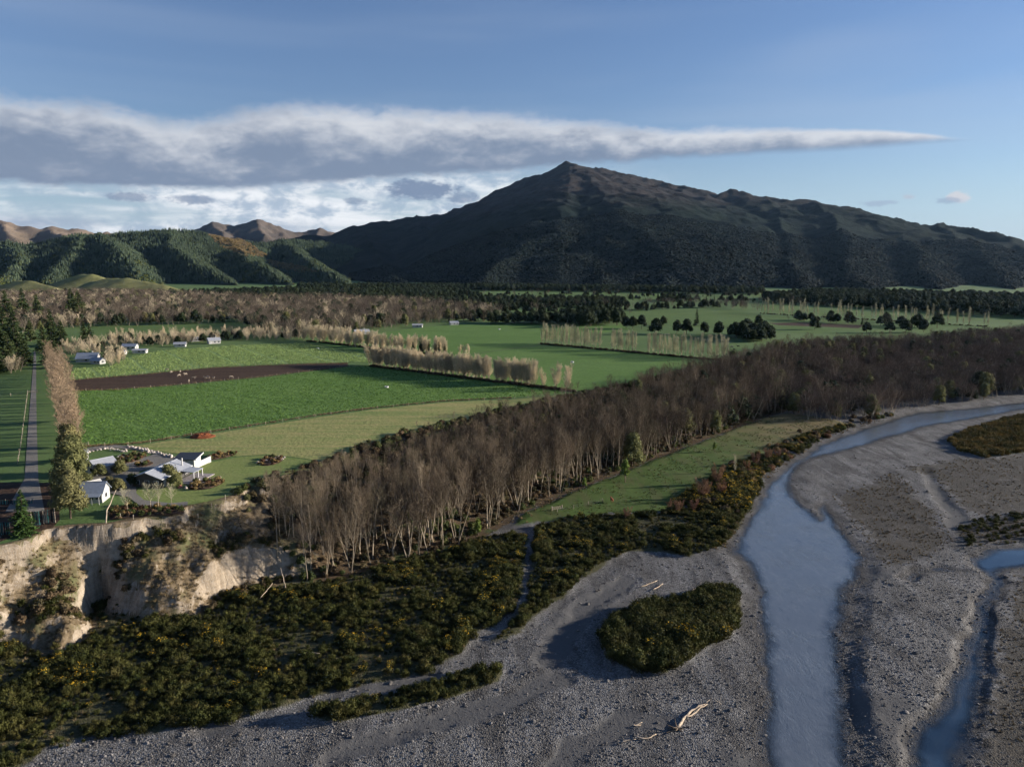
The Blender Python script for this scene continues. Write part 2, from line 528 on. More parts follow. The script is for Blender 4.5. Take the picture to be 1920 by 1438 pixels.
DRY1 = GP([(1560, 930), (1680, 880), (1760, 960), (1790, 1020), (1740, 1050), (1660, 1070), (1620, 1010)], BED)
DRY2 = GP([(1660, 880), (1800, 860), (2100, 840), (2100, 960), (1850, 968), (1800, 960), (1740, 890)], BED)
DRY3 = GP([(1840, 1300), (1880, 1150), (1900, 1080), (2100, 1075), (2300, 1600), (1800, 1600), (1820, 1400)], BED)
TRENCH = [GP([(1735, 880), (1752, 915), (1785, 960), (1800, 990)], BED), GP([(380, 1372), (500, 1345), (600, 1306), (700, 1284), (800, 1268)], BED), GP([(1050, 1438), (1090, 1390), (1180, 1350), (1240, 1345)], BED), GP([(1030, 1240), (1060, 1180), (1110, 1130), (1180, 1085)], BED), GP([(620, 1420), (800, 1360), (900, 1330), (1050, 1270)], BED)]
def cliffness(x, y):
    return sstep(-44, -62, x) * sstep(330, 280, y)
def ground_z(x, y, full=False):
    x, y = np.atleast_1d(np.asarray(x, float)), np.atleast_1d(np.asarray(y, float))
    near = (np.hypot(x, y) < 1300)
    z = np.zeros(x.shape)
    A = {k: np.zeros(x.shape) for k in ('grass', 'bank', 'cliff', 'veg', 'sand', 'dry', 'wet', 'clear')}
    A['grass'][:] = 1
    X, Y = x[near], y[near]
    cl = cliffness(X, Y)
    # ragged edges: warp the plan a little
    wx = X + 2.2 * fbm(X, Y, 14, 3, 3) + cl * 4.0 * fbm(X, Y, 20, 3, 8)
    wy = Y + 2.2 * fbm(X + 300, Y, 14, 3, 5) + cl * 4.0 * fbm(X, Y + 90, 20, 3, 9)
    top, bot = inpoly(wx, wy, TPOLY), inpoly(wx, wy, BPOLY)
    dT, dB = dline(wx, wy, TOP), dline(wx, wy, BOT)
    band = bot & ~top
    t = np.where(band, dT / (dT + dB + 1e-6), np.where(top, 0.0, 1.0))
    soft = t * t * (3 - 2 * t)
    rid = np.abs(fbm(X, Y, 11, 4, 21))
    tt = np.clip(t + cl * 0.16 * (rid - 0.25) * (t > 0) * (t < 1), 0, 1)
    wall = sstep(-0.35, 0.1, fbm(X, Y, 34, 2, 35))
    lin = np.clip((tt - 0.03) / 0.75, 0, 1)
    scarp = wall * (0.09 * sstep(0.0, 0.10, tt) + 0.47 * lin + 0.44 * sstep(0.76, 0.93, tt)) + (1 - wall) * (0.07 * sstep(0, .1, tt) + 0.93 * np.clip(tt, 0, 1) ** 1.15)
    prof = soft * (1 - cl) + scarp * cl
    zz = BED * prof
    zz = zz + np.where(band, (1 - cl) * 0.9 * fbm(X, Y, 12, 3, 31) * np.minimum(dT, dB) / 6 * (np.minimum(dT, dB) < 6) + 0, 0)
    zz = zz + np.where(band, cl * (1.9 * fbm(X, Y, 9, 4, 33) + 0.8 * fbm(X, Y, 2.6, 3, 37)) * np.clip(np.minimum(dT, dB) / 3, 0, 1), 0)
    bed = ~bot
    und = 0.42 * fbm(X, Y, 46, 3, 41) + 0.2 * fbm(X, Y * 1.6, 13, 3, 42) + 0.07 * fbm(X, Y, 3.2, 2, 43)
    base = BED + np.clip(und, -0.22, 2)
    def soften(P, w):
        d = dline(wx, wy, P, True)
        return np.where(inpoly(wx, wy, P), sstep(-w, w, d), sstep(-w, w, -d))
    br = np.maximum.reduce([soften(BROOM, 2.5), soften(BROOM2, 2.5), soften(ISLE, 1.5), soften(LENS, 1.2), soften(GOLD, 2.0)])
    cr = soften(CLEAR, 3.0)
    base = base + 0.55 * br + 0.9 * cr
    for P in TRENCH:
        d = dline(wx, wy, P)
        base = np.maximum(base - 0.38 * sstep(3.4, 0.3, d + 1.2 * fbm(X, Y, 5, 2, 44)) + 0.06 * sstep(1.5, 0, np.abs(d - 3.8)), np.minimum(base, WATER + 0.12))
    bar = soften(GP([(1605, 1110), (1680, 1090), (1830, 1120), (1818, 1180), (1800, 1240), (1762, 1310), (1720, 1380), (1690, 1450), (1640, 1560), (1600, 1560), (1590, 1380), (1575, 1250)], BED), 15)
    base = base + 0.9 * bar
    wet = np.zeros(X.shape)
    for P, rampw, dep, off in ((RIVER, 5.0, 1.1, 1.0), (POOL, 1.6, 1.3, 0.25), (PUDDLE, 2.0, 0.3, 0.0)):
        d = dline(wx, wy, P, True)
        sd = np.where(inpoly(wx, wy, P), d, -d) + off * np.interp(Y, [180, 300], [1, 0.1])
        ins, d = sd > 0, np.abs(sd)
        shore = WATER + 0.06
        out = shore + (np.maximum(base, shore + 0.05) - shore) * sstep(0, rampw, d)
        inn = shore - 0.06 - dep * sstep(0, 6, d) - 0.12 * fbm(X, Y, 2.2, 2, 51)
        base = np.where(ins, inn, np.where(d < rampw, out, base))
        wet = np.maximum(wet, np.where(ins, 1, sstep(2.2, 0, d)))
    zz = np.where(bed, np.where(dB < 6, np.maximum(base, BED) * sstep(0, 6, dB) + zz * (1 - sstep(0, 6, dB)), base), zz)
    z[near] = zz
    if not full:
        return z
    A['grass'][near] = np.where(top, 1, np.where(band, 0, cr * sstep(0, 4, dB)))
    A['clear'][near] = np.where(bed, cr, 0)
    A['bank'][near] = np.where(band, 1, np.where(bed, sstep(5, 0, dB), 0)) * (1 - cl)
    A['cliff'][near] = np.where(band, 1, np.where(bed, sstep(2.5, 0, dB), sstep(3.2, 0.8, dT))) * cl
    A['veg'][near] = np.where(bed, br, 0)
    dry = np.maximum.reduce([soften(DRY1, 5), soften(DRY2, 6), soften(DRY3, 4), soften(CLUMP, 3)])
    A['dry'][near] = np.where(bed, dry, 0)
    A['sand'][near] = np.where(bed, np.clip(1.6 * fbm(X, Y, 26, 3, 61) - 0.05 + 0.9 * sstep(4.5, 1, np.minimum.reduce([dline(wx, wy, P) for P in TRENCH])), 0, 1) * (1 - br), 0)
    A['wet'][near] = np.where(bed, wet, 0)
    return z, A
def gz1(x, y):
    return float(ground_z([x], [y])[0])


# ------------------------------------------------------------------ materials of the land
def ground_material():
    m_, k = new_mat('ground_earth')
    pos = k.n('ShaderNodeNewGeometry').outputs['Position']
    nrm = k.n('ShaderNodeSeparateXYZ', ins={0: k.n('ShaderNodeNewGeometry').outputs['True Normal']}).outputs[2]
    big = k.noise(pos, 0.011, 4)
    mid = k.noise(pos, 0.12, 4)
    fine = k.noise(pos, 1.3, 4, 0.65)
    streak = k.noise(k.vscale(pos, (0.5, 0.5, 0.09)), 1.0, 5, 0.7, 0.6)
    # pasture
    g = k.mix(k.ramp(big, 0.35, 0.65), (0.082, 0.14, 0.04), (0.112, 0.168, 0.054))
    g = k.mix(k.m('MULTIPLY', k.ramp(mid, 0.5, 0.8), 0.5), g, (0.10, 0.12, 0.045))
    g = k.mix(k.m('MULTIPLY', k.ramp(fine, 0.35, 0.7), 0.35), g, (0.035, 0.06, 0.018))
    px_ = k.n('ShaderNodeSeparateXYZ', ins={0: pos}).outputs[0]
    clr = k.mix(k.ramp(k.m('ADD', px_, k.m('MULTIPLY', k.m('SUBTRACT', mid, 0.5), 90)), 75, 150), (0.062, 0.098, 0.022), (0.16, 0.125, 0.06))
    clr = k.mix(k.m('MULTIPLY', k.ramp(k.noise(k.vscale(pos, (0.30, 0.05, 1)), 1.0, 3), 0.45, 0.65), 0.6), clr, (0.085, 0.085, 0.034))
    g = k.mix(k.ramp(k.attr('clear'), 0.2, 0.6), g, clr)
    # gravel: stones as cells of uneven brightness
    vo = k.n('ShaderNodeTexVoronoi', ins={'Vector': pos, 'Scale': 3.6, 'Randomness': 1.0})
    vo2 = k.n('ShaderNodeTexVoronoi', ins={'Vector': pos, 'Scale': 8.0, 'Randomness': 1.0})
    cs = k.n('ShaderNodeSeparateColor', ins={0: vo.outputs['Color']}).outputs[0]
    cs2 = k.n('ShaderNodeSeparateColor', ins={0: vo2.outputs['Color']}).outputs[0]
    st = k.m('MULTIPLY_ADD', cs, 0.55, k.m('MULTIPLY', cs2, 0.45))
    gr = k.mix(k.ramp(st, 0.15, 0.9), (0.073, 0.072, 0.071), (0.19, 0.187, 0.182))
    gr = k.mix(k.ramp(st, 0.84, 0.97), gr, (0.34, 0.34, 0.34))
    gr = k.mix(1.0, gr, k.mix(k.ramp(mid, 0.3, 0.7), (0.80, 0.78, 0.76), (1.1, 1.08, 1.06)), 'MULTIPLY')
    band = k.noise(k.vscale(pos, (0.20, 0.035, 1)), 1.0, 4, 0.6, 0.7)
    gr = k.mix(1.0, gr, k.mix(k.ramp(band, 0.32, 0.66), (0.62, 0.61, 0.60), (1.25, 1.25, 1.24)), 'MULTIPLY')
    sand = k.mix(fine, (0.075, 0.073, 0.071), (0.112, 0.108, 0.103))
    sf = k.ramp(k.m('ADD', k.attr('sand'), k.m('MULTIPLY', k.m('SUBTRACT', mid, 0.5), 0.9)), 0.35, 0.75)
    bed = k.mix(sf, gr, sand)
    dryc = k.mix(k.ramp(fine, 0.3, 0.7), (0.036, 0.032, 0.025), (0.07, 0.058, 0.042))
    df = k.ramp(k.m('ADD', k.attr('dry'), k.m('MULTIPLY', k.m('SUBTRACT', k.noise(pos, 0.35, 5, 0.65), 0.5), 1.6)), 0.62, 0.95)
    bed = k.mix(k.m('MULTIPLY', df, 0.8), bed, dryc)
    vegc = k.mix(k.ramp(fine, 0.3, 0.7), (0.035, 0.04, 0.016), (0.085, 0.075, 0.04))
    vf = k.ramp(k.m('ADD', k.attr('veg'), k.m('MULTIPLY', k.m('SUBTRACT', k.noise(pos, 0.22, 5, 0.65), 0.5), 1.2)), 0.30, 0.62)
    bed = k.mix(vf, bed, vegc)
    bed = k.mix(k.m('MULTIPLY', k.attr('wet'), 0.55), bed, k.mix(1.0, bed, (0.45, 0.43, 0.42), 'MULTIPLY'))
    # wooded bank: leaf litter
    bank = k.mix(k.ramp(fine, 0.3, 0.7), (0.045, 0.034, 0.02), (0.12, 0.08, 0.045))
    bank = k.mix(k.ramp(mid, 0.5, 0.7), bank, (0.055, 0.075, 0.025))
    # cliff: pale silt where steep, dry grass where it eases
    pale = k.mix(k.ramp(streak, 0.3, 0.72), (0.165, 0.13, 0.09), (0.36, 0.30, 0.225))
    pale = k.mix(k.m('MULTIPLY', k.ramp(fine, 0.5, 0.75), 0.35), pale, (0.30, 0.23, 0.15))
    zz_ = k.n('ShaderNodeCombineXYZ', ins={2: k.m('ADD', k.n('ShaderNodeSeparateXYZ', ins={0: pos}).outputs[2], k.m('MULTIPLY', mid, 1.2))}).outputs[0]
    lay = k.noise(zz_, 0.9, 4, 0.7)
    pale = k.mix(1.0, pale, k.mix(k.ramp(lay, 0.38, 0.6), (0.86, 0.84, 0.82), (1.06, 1.05, 1.04)), 'MULTIPLY')
    pale = k.mix(k.m('MULTIPLY', k.ramp(st, 0.55, 0.9), 0.4), pale, (0.36, 0.33, 0.29))
    drygr = k.mix(k.ramp(fine, 0.3, 0.72), (0.085, 0.062, 0.036), (0.20, 0.15, 0.09))
    drygr = k.mix(k.ramp(mid, 0.48, 0.72), drygr, (0.10, 0.105, 0.045))
    steep = k.ramp(k.m('ADD', nrm, k.m('MULTIPLY', k.m('SUBTRACT', mid, 0.5), 0.7)), 0.66, 0.46)
    cl = k.mix(steep, drygr, pale)
    en = k.m('MULTIPLY', k.m('SUBTRACT', k.noise(pos, 0.3, 4, 0.6), 0.5), 0.9)
    col = k.mix(k.ramp(k.m('ADD', k.attr('grass'), en), 0.35, 0.65), bed, g)
    col = k.mix(k.ramp(k.m('ADD', k.attr('bank'), en), 0.35, 0.65), col, bank)
    col = k.mix(k.ramp(k.m('ADD', k.attr('cliff'), k.m('MULTIPLY', en, 0.4)), 0.35, 0.65), col, cl)
    grs = k.m('SUBTRACT', 1.0, k.ramp(k.attr('grass'), 0.3, 0.7))
    h = k.m('ADD', k.m('MULTIPLY', k.m('SUBTRACT', 1.0, vo.outputs['Distance']), k.m('MULTIPLY', k.m('MULTIPLY', grs, k.m('SUBTRACT', 1.0, k.attr('cliff'))), k.m('SUBTRACT', 1.0, k.m('MULTIPLY', sf, 0.8)))), k.m('MULTIPLY', fine, 0.9))
    h = k.m('ADD', h, k.m('MULTIPLY', k.m('MULTIPLY', streak, k.attr('cliff')), 1.6))
    finish(k, col, 0.92, bump=h, bstr=0.75, bdist=0.22, spec=0.12)
    return m_
def field_material(name, c1, c2, c3, row_dir=None, bstr=0.6, scale=0.9, rowsc=1.0):
    m_, k = new_mat(name)
    pos = k.n('ShaderNodeNewGeometry').outputs['Position']
    big = k.noise(pos, 0.018, 4)
    mid = k.noise(k.vscale(pos, (1, 1, 1)), 0.16, 4, 0.6)
    fine = k.noise(pos, scale, 3, 0.6)
    c = k.mix(k.ramp(big, 0.35, 0.65), c1, c2)
    c = k.mix(k.m('MULTIPLY', k.ramp(mid, 0.42, 0.75), 0.65), c, c3)
    h = fine
    if row_dir is not None:
        mp = k.n('ShaderNodeMapping', ins={'Vector': pos, 'Rotation': (0, 0, row_dir), 'Scale': (0.006, 0.22 * rowsc, 1)})
        rows = k.noise(mp.outputs[0], 1.0, 4, 0.6, 0.3)
        c = k.mix(k.m('MULTIPLY', k.ramp(rows, 0.42, 0.62), 0.55), c, c3)
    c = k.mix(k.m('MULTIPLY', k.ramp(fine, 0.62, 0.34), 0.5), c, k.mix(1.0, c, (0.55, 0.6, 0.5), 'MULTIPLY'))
    finish(k, c, 0.92, bump=h, bstr=bstr, bdist=0.5, spec=0.08)
    return m_
def hill_material(name, forest, forest2, tussock, tussock2, zline, zband, scree=None, bump_scale=0.06, bdist=8.0):
    m_, k = new_mat(name)
    pos = k.n('ShaderNodeNewGeometry').outputs['Position']
    z = k.n('ShaderNodeSeparateXYZ', ins={0: pos}).outputs[2]
    nz = k.n('ShaderNodeSeparateXYZ', ins={0: k.n('ShaderNodeNewGeometry').outputs['Normal']}).outputs[2]
    big = k.noise(pos, 0.0022, 5, 0.6)
    mid = k.noise(pos, 0.012, 5, 0.62)
    fine = k.noise(pos, bump_scale, 4, 0.7)
    f = k.mix(k.ramp(mid, 0.35, 0.66), forest, forest2)
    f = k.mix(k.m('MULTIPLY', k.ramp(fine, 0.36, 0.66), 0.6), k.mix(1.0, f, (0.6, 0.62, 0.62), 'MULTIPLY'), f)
    t = k.mix(k.ramp(mid, 0.35, 0.66), tussock, tussock2)
    line = k.m('ADD', z, k.m('MULTIPLY_ADD', k.m('SUBTRACT', big, 0.5), zband * 2.2, k.m('MULTIPLY', k.m('SUBTRACT', mid, 0.5), zband * 1.3)))
    c = k.mix(k.ramp(line, zline - zband * 0.5, zline + zband * 0.5), f, t)
    if scree:
        s = k.m('MULTIPLY', k.ramp(nz, 0.80, 0.70), k.m('MULTIPLY', k.ramp(mid, 0.50, 0.64), k.ramp(line, zline + zband * 0.6, zline + zband * 1.6)))
        c = k.mix(s, c, scree)
    finish(k, c, 0.95, bump=fine, bstr=0.8, bdist=bdist, spec=0.04)
    return m_


# ------------------------------------------------------------------ the ground, one sheet out to the horizon
def build_ground():
    az = np.linspace(R(-52), R(52), 800)
    rr = np.concatenate([np.geomspace(58, 420, 470), np.geomspace(424, 1300, 150), np.geomspace(1340, 32000, 60)])
    a, r = np.meshgrid(az, rr)
    x, y = (r * np.sin(a)).ravel(), (r * np.cos(a)).ravel()
    z, A = ground_z(x, y, True)
    me = grid_mesh('ground', np.stack([x, y, z], 1), len(rr), len(az), A)
    o = link('ground', me, None, ground_material())
    tag(o, 'valley floor with grey river gravel below and green terrace above', 'ground', None, 'structure')
build_ground()
def build_water():
    az = np.linspace(R(-8), R(60), 420)
    rr = np.geomspace(70, 900, 420)
    a, r = np.meshgrid(az, rr)
    x, y = (r * np.sin(a)).ravel(), (r * np.cos(a)).ravel()
    bedz = ground_z(x, y)
    dep = WATER - bedz
    w = ((dep > -0.25) & ~inpoly(x, y, BPOLY)).reshape(len(rr), len(az))
    wet = (w[:-1, :-1] | w[:-1, 1:] | w[1:, 1:] | w[1:, :-1]).ravel()
    d1, d2 = dline(x, y, RIVER, True), dline(x, y, POOL, True)
    d1[inpoly(x, y, RIVER)] *= -1
    d2[inpoly(x, y, POOL)] *= -1
    side = (d2 < d1).reshape(len(rr), len(az))[:-1, :-1].ravel()
    for name, keep, label in (('river', wet & ~side, 'pale blue grey main river running over gravel'), ('side_stream', wet & side, 'dark blue side stream and pool at the right edge')):
        me = grid_mesh(name, np.stack([x, y, np.full(x.shape, WATER)], 1), len(rr), len(az), {'depth': dep}, True, keep)
        m_, k = new_mat(name + '_water')
        pos = k.n('ShaderNodeNewGeometry').outputs['Position']
        n1 = k.noise(k.vscale(pos, (1.3, 0.6, 1)), 1.0, 5, 0.7, 0.6)
        n2 = k.noise(pos, 0.07, 4, 0.6, 0.5)
        n4 = k.noise(k.vscale(pos, (0.5, 0.2, 1)), 1.0, 6, 0.8, 0.5)
        dp = k.attr('depth')
        if name == 'river':
            deep = k.ramp(k.m('ADD', dp, k.m('MULTIPLY', k.m('SUBTRACT', n2, 0.5), 1.2)), 0.25, 1.0)
            c = k.mix(deep, (0.045, 0.056, 0.068), (0.12, 0.138, 0.158))
            c = k.mix(k.m('MULTIPLY', k.ramp(n4, 0.48, 0.70), 0.7), c, (0.17, 0.188, 0.205))  # pale streaks paint bright sky reflections into the water colour
            c = k.mix(k.m('MULTIPLY', k.ramp(n4, 0.46, 0.28), 0.55), c, (0.045, 0.06, 0.08))
            a_ = k.ramp(k.m('ADD', dp, k.m('MULTIPLY', k.m('SUBTRACT', n4, 0.5), 0.5)), -0.03, 0.55, 0.15, 0.93)
            finish(k, c, 0.14, bump=k.m('MULTIPLY_ADD', n1, 1.0, k.m('MULTIPLY', n4, 1.2)), bstr=k.ramp(n2, 0.35, 0.65, 0.15, 0.7), bdist=0.16, spec=0.7, alpha=a_)
        else:
            a_ = k.ramp(k.m('ADD', dp, k.m('MULTIPLY', k.m('SUBTRACT', n2, 0.5), 0.3)), 0.0, 0.8, 0.25, 0.95)
            finish(k, k.mix(k.ramp(n2, 0.4, 0.6), (0.012, 0.026, 0.045), (0.03, 0.055, 0.085)), 0.06, bump=n1, bstr=0.15, bdist=0.08, spec=0.6, alpha=a_)
        tag(link(name, me, None, m_), label, 'river', None, 'structure')
build_water()


# ------------------------------------------------------------------ fields, tracks and lawn: thin sheets on the flat terrace
def sheet(name, px, z, mat, label, cat, kind='structure', sub=None):
    P = [(*p, z) for p in GP(px)]
    me = bpy.data.meshes.new(name)
    me.from_pydata(P, [], [tuple(range(len(P)))])
    if me.polygons[0].normal.z < 0:
        me.flip_normals()
    return tag(link(name, me, None, mat), label, cat, None, kind)
M_CROP = field_material('crop_leaf', (0.118, 0.205, 0.05), (0.145, 0.235, 0.062), (0.095, 0.17, 0.04), None, 1.0, 0.8)
M_CROP2 = field_material('crop_leaf_pale', (0.24, 0.33, 0.12), (0.28, 0.36, 0.14), (0.18, 0.27, 0.09), R(28), 1.0, 0.7, 0.6)
M_PAST = field_material('pasture', (0.105, 0.185, 0.046), (0.13, 0.215, 0.058), (0.09, 0.155, 0.04), R(-8), 0.5, 0.6)
M_PAST2 = field_material('pasture_olive_shaded', (0.078, 0.138, 0.038), (0.098, 0.16, 0.047), (0.12, 0.155, 0.054), R(-4), 0.5, 0.6)  # olive green darkened to hold the cloud shadow over the far paddocks
M_DRY = field_material('mown_dry_grass', (0.235, 0.255, 0.088), (0.18, 0.225, 0.072), (0.36, 0.30, 0.13), R(-36), 0.5, 0.7)
M_LAWN = field_material('lawn', (0.16, 0.21, 0.06), (0.19, 0.235, 0.07), (0.22, 0.24, 0.085), R(-40), 0.25, 1.2)
M_SOIL = field_material('bare_soil', (0.052, 0.032, 0.022), (0.066, 0.041, 0.028), (0.085, 0.055, 0.038), R(-12), 0.9, 0.7)
M_GRVL = field_material('drive_gravel', (0.19, 0.175, 0.155), (0.235, 0.215, 0.19), (0.15, 0.135, 0.12), None, 0.3, 2.5)
M_EDGE = field_material('rank_dry_grass', (0.30, 0.235, 0.12), (0.24, 0.21, 0.10), (0.16, 0.15, 0.06), None, 0.6, 1.4)
F1 = [(132, 734), (330, 724), (500, 708), (655, 688), (694, 686), (1078, 734), (1040, 739), (960, 746), (830, 752), (700, 765), (600, 778), (400, 809), (262, 831), (152, 838)]
F3 = [(128, 712), (240, 703), (400, 688), (560, 681), (655, 679), (692, 680), (690, 664), (572, 644), (440, 648), (300, 658), (236, 672), (205, 688), (138, 692)]
SOIL = [(126, 714), (240, 705), (400, 690), (560, 683), (652, 681), (652, 687), (500, 706), (330, 722), (220, 731), (130, 733)]
FDRY = [(150, 842), (262, 835), (400, 813), (600, 782), (700, 768), (830, 755), (960, 749), (1042, 742), (1082, 736), (1150, 729), (1060, 745), (960, 767), (850, 794), (760, 815), (660, 847), (610, 866), (560, 858), (500, 852), (440, 856), (400, 846), (330, 850), (240, 842)]
LAWN = [(384, 870), (440, 858), (500, 854), (560, 860), (606, 868), (540, 889), (480, 908), (440, 927), (400, 938), (352, 948), (300, 950), (262, 945), (248, 930), (262, 914), (300, 905), (340, 893)]
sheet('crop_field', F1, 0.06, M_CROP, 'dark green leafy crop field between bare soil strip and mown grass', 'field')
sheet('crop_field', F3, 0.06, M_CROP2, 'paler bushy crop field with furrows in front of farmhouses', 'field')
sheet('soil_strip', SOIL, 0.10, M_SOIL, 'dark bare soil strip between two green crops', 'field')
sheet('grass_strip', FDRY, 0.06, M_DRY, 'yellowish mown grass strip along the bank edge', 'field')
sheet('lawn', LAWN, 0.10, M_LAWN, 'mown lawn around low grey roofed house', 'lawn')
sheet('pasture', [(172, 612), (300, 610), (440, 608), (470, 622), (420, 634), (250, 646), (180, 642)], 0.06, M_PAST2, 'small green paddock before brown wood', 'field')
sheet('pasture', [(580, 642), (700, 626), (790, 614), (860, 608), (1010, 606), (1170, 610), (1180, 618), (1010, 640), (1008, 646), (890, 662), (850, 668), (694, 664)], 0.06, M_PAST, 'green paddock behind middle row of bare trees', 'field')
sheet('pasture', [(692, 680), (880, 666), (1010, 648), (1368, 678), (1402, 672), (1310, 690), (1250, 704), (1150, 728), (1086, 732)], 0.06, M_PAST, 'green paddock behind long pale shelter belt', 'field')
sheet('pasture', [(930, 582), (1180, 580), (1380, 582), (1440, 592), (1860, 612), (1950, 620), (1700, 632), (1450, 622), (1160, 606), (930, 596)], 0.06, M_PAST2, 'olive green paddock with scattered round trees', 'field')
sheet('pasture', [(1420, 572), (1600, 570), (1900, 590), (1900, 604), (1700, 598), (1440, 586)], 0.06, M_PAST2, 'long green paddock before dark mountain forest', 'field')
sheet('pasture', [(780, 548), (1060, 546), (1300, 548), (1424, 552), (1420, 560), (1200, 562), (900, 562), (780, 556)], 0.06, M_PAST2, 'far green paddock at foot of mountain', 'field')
sheet('soil_patch', [(1440, 606), (1500, 605), (1620, 610), (1610, 616), (1540, 613), (1460, 610)], 0.12, M_SOIL, 'thin bare soil patch in olive paddock', 'field')
sheet('lane', [(10, 960), (46, 898), (53, 800), (58, 738), (61, 700), (62.5, 672), (64, 658), (67, 658), (68, 672), (68, 700), (68, 738), (69, 800), (72, 898), (84, 960)], 0.08, M_GRVL, 'straight gravel lane beside tall trees', 'lane')
sheet('nursery_ground', [(-200, 1030), (-200, 905), (28, 905), (110, 905), (112, 975), (98, 990), (40, 1000), (0, 1016)], 0.06, M_SOIL, 'shaded bare ground below the lane', 'ground')
sheet('driveway', [(152, 842), (205, 834), (262, 838), (300, 848), (326, 858), (330, 866), (300, 874), (262, 884), (254, 900), (256, 926), (270, 938), (320, 944), (352, 941), (352, 948), (310, 952), (262, 948), (240, 932), (190, 922), (152, 915), (150, 900), (190, 888), (210, 880), (222, 866), (270, 858), (290, 852), (255, 844), (205, 840), (160, 848)], 0.14, M_GRVL, 'pale gravel driveway looping round the garage', 'driveway')


# ------------------------------------------------------------------ mountain and hills
def ridge_field(x, y, ridges, k=30.0):
    h = np.full(x.shape, -400.0)
    for P, slope, *an in ridges:
        an = an[0] if an else 1.0
        for (ax, ay, az_), (bx, by, bz) in zip(P[:-1], P[1:]):
            ux, uy = (bx - ax) * an, by - ay
            L = ux * ux + uy * uy + 1e-9
            t = np.clip(((x - ax) * an * ux + (y - ay) * uy) / L, 0, 1)
            d = np.hypot((x - ax) * an - t * ux, y - ay - t * uy)
            v = az_ + t * (bz - az_) - slope * d * (1 - 0.10 * np.clip(d / 1500, 0, 1))
            m = np.maximum(h, v)
            h = m + np.maximum(k - np.abs(h - v), 0) ** 2 / (4 * k)
    return h
def lerp_D(px, tab):
    xs, ys = zip(*tab)
    return float(np.interp(px, xs, ys))
MAIN = [(560, 446), (630, 440), (660, 428), (720, 418), (780, 410), (820, 402), (850, 398), (888, 393), (900, 385), (940, 362), (985, 340), (1030, 326), (1050, 316), (1065, 308), (1085, 313), (1120, 318), (1145, 326), (1165, 330), (1200, 338), (1245, 348), (1275, 355), (1300, 360), (1345, 367), (1370, 361), (1400, 366), (1440, 372), (1500, 374), (1530, 377), (1570, 388), (1610, 398), (1640, 409), (1680, 412), (1710, 416), (1740, 428), (1765, 426), (1820, 433), (1860, 443), (1890, 455), (1920, 468), (2000, 492), (2150, 520)]
DTAB = [(560, 6300), (1065, 6500), (1370, 5600), (1700, 4600), (1920, 3900), (2150, 3200)]
main3 = [GD(a, b, lerp_D(a, DTAB)) for a, b in MAIN]
def spur(*p):
    return [GD(*q) for q in p]
SPURS = [
    spur((660, 428, 6300), (690, 450, 5000), (720, 500, 3400), (735, 534, 2500)),
    spur((780, 410, 6350), (800, 440, 5100), (820, 495, 3500), (830, 533, 2500)),
    spur((888, 393, 6400), (880, 430, 5200), (885, 490, 3700), (890, 535, 2500)),
    spur((985, 340, 6450), (960, 395, 5500), (925, 460, 4200), (905, 525, 2700)),
    spur((1065, 308, 6500), (1045, 345, 6050), (1010, 410, 5100), (985, 450, 4400)),
    spur((1120, 318, 6450), (1105, 360, 5950), (1090, 390, 5600)),
    spur((1165, 330, 6380), (1125, 365, 5850), (1075, 425, 5150), (1050, 452, 4700)),
    spur((1125, 365, 5850), (1160, 415, 5000), (1165, 430, 4800)),
    spur((1245, 348, 6050), (1215, 385, 5400), (1190, 415, 4900)),
    spur((1370, 361, 5600), (1320, 376, 5150), (1273, 384, 4800), (1200, 396, 4300), (1160, 424, 3900), (1110, 446, 3500), (1040, 452, 3200), (985, 466, 2900), (930, 500, 2550), (890, 530, 2250)),
    spur((1200, 396, 4300), (1225, 440, 3500), (1240, 500, 2600), (1245, 545, 2000)),
    spur((1110, 446, 3500), (1120, 490, 2850), (1130, 545, 2050)),
    spur((1320, 376, 5150), (1345, 430, 3900), (1370, 490, 2800), (1385, 548, 2000)),
    spur((1440, 372, 5300), (1460, 410, 4300), (1490, 470, 3100), (1510, 545, 2000)),
    spur((1530, 377, 5050), (1560, 420, 4000), (1600, 480, 2900), (1630, 550, 1900)),
    spur((1640, 409, 4700), (1690, 450, 3700), (1740, 510, 2600), (1770, 560, 1800)),
    spur((1765, 426, 4350), (1830, 470, 3400), (1880, 520, 2500), (1915, 565, 1700)),
    spur((1890, 455, 3950), (1960, 500, 3000), (2020, 560, 2000)),
]
def hill_object(name, az0, az1, d0, d1, nr, nc, ridges, amp, mat, label, cat, seed, rough=1.0, k=30.0):
    a = np.linspace(R(az0), R(az1), nc)
    r = np.geomspace(d0, d1, nr)
    A, Rr = np.meshgrid(a, r)
    x, y = (Rr * np.tan(A)).ravel(), Rr.ravel()
    wx = x + amp * 1.4 * fbm(x, y, 700, 3, seed)
    wy = y + amp * 1.4 * fbm(x, y + 999, 700, 3, seed + 3)
    h = ridge_field(wx, wy, ridges, k)
    lift = np.clip(h / 120, 0, 1)
    rid = 1 - 2 * np.abs(fbm(x, y, 430, 4, seed + 7))
    h = h + lift * rough * (34 * (rid - 0.55) + 16 * (0.5 - np.abs(fbm(x, y, 190, 3, seed + 13))) * 2 * np.clip(h / 400, 0, 1) + 9 * fbm(x, y, 110, 3, seed + 9))
    me = grid_mesh(name, np.stack([x, y, h], 1), nr, nc)
    o = link(name, me, None, mat)
    tag(o, label, cat, None, 'structure')
    return lambda X, Y: _sample(X, Y, az0, az1, d0, d1, nr, nc, h.reshape(nr, nc))
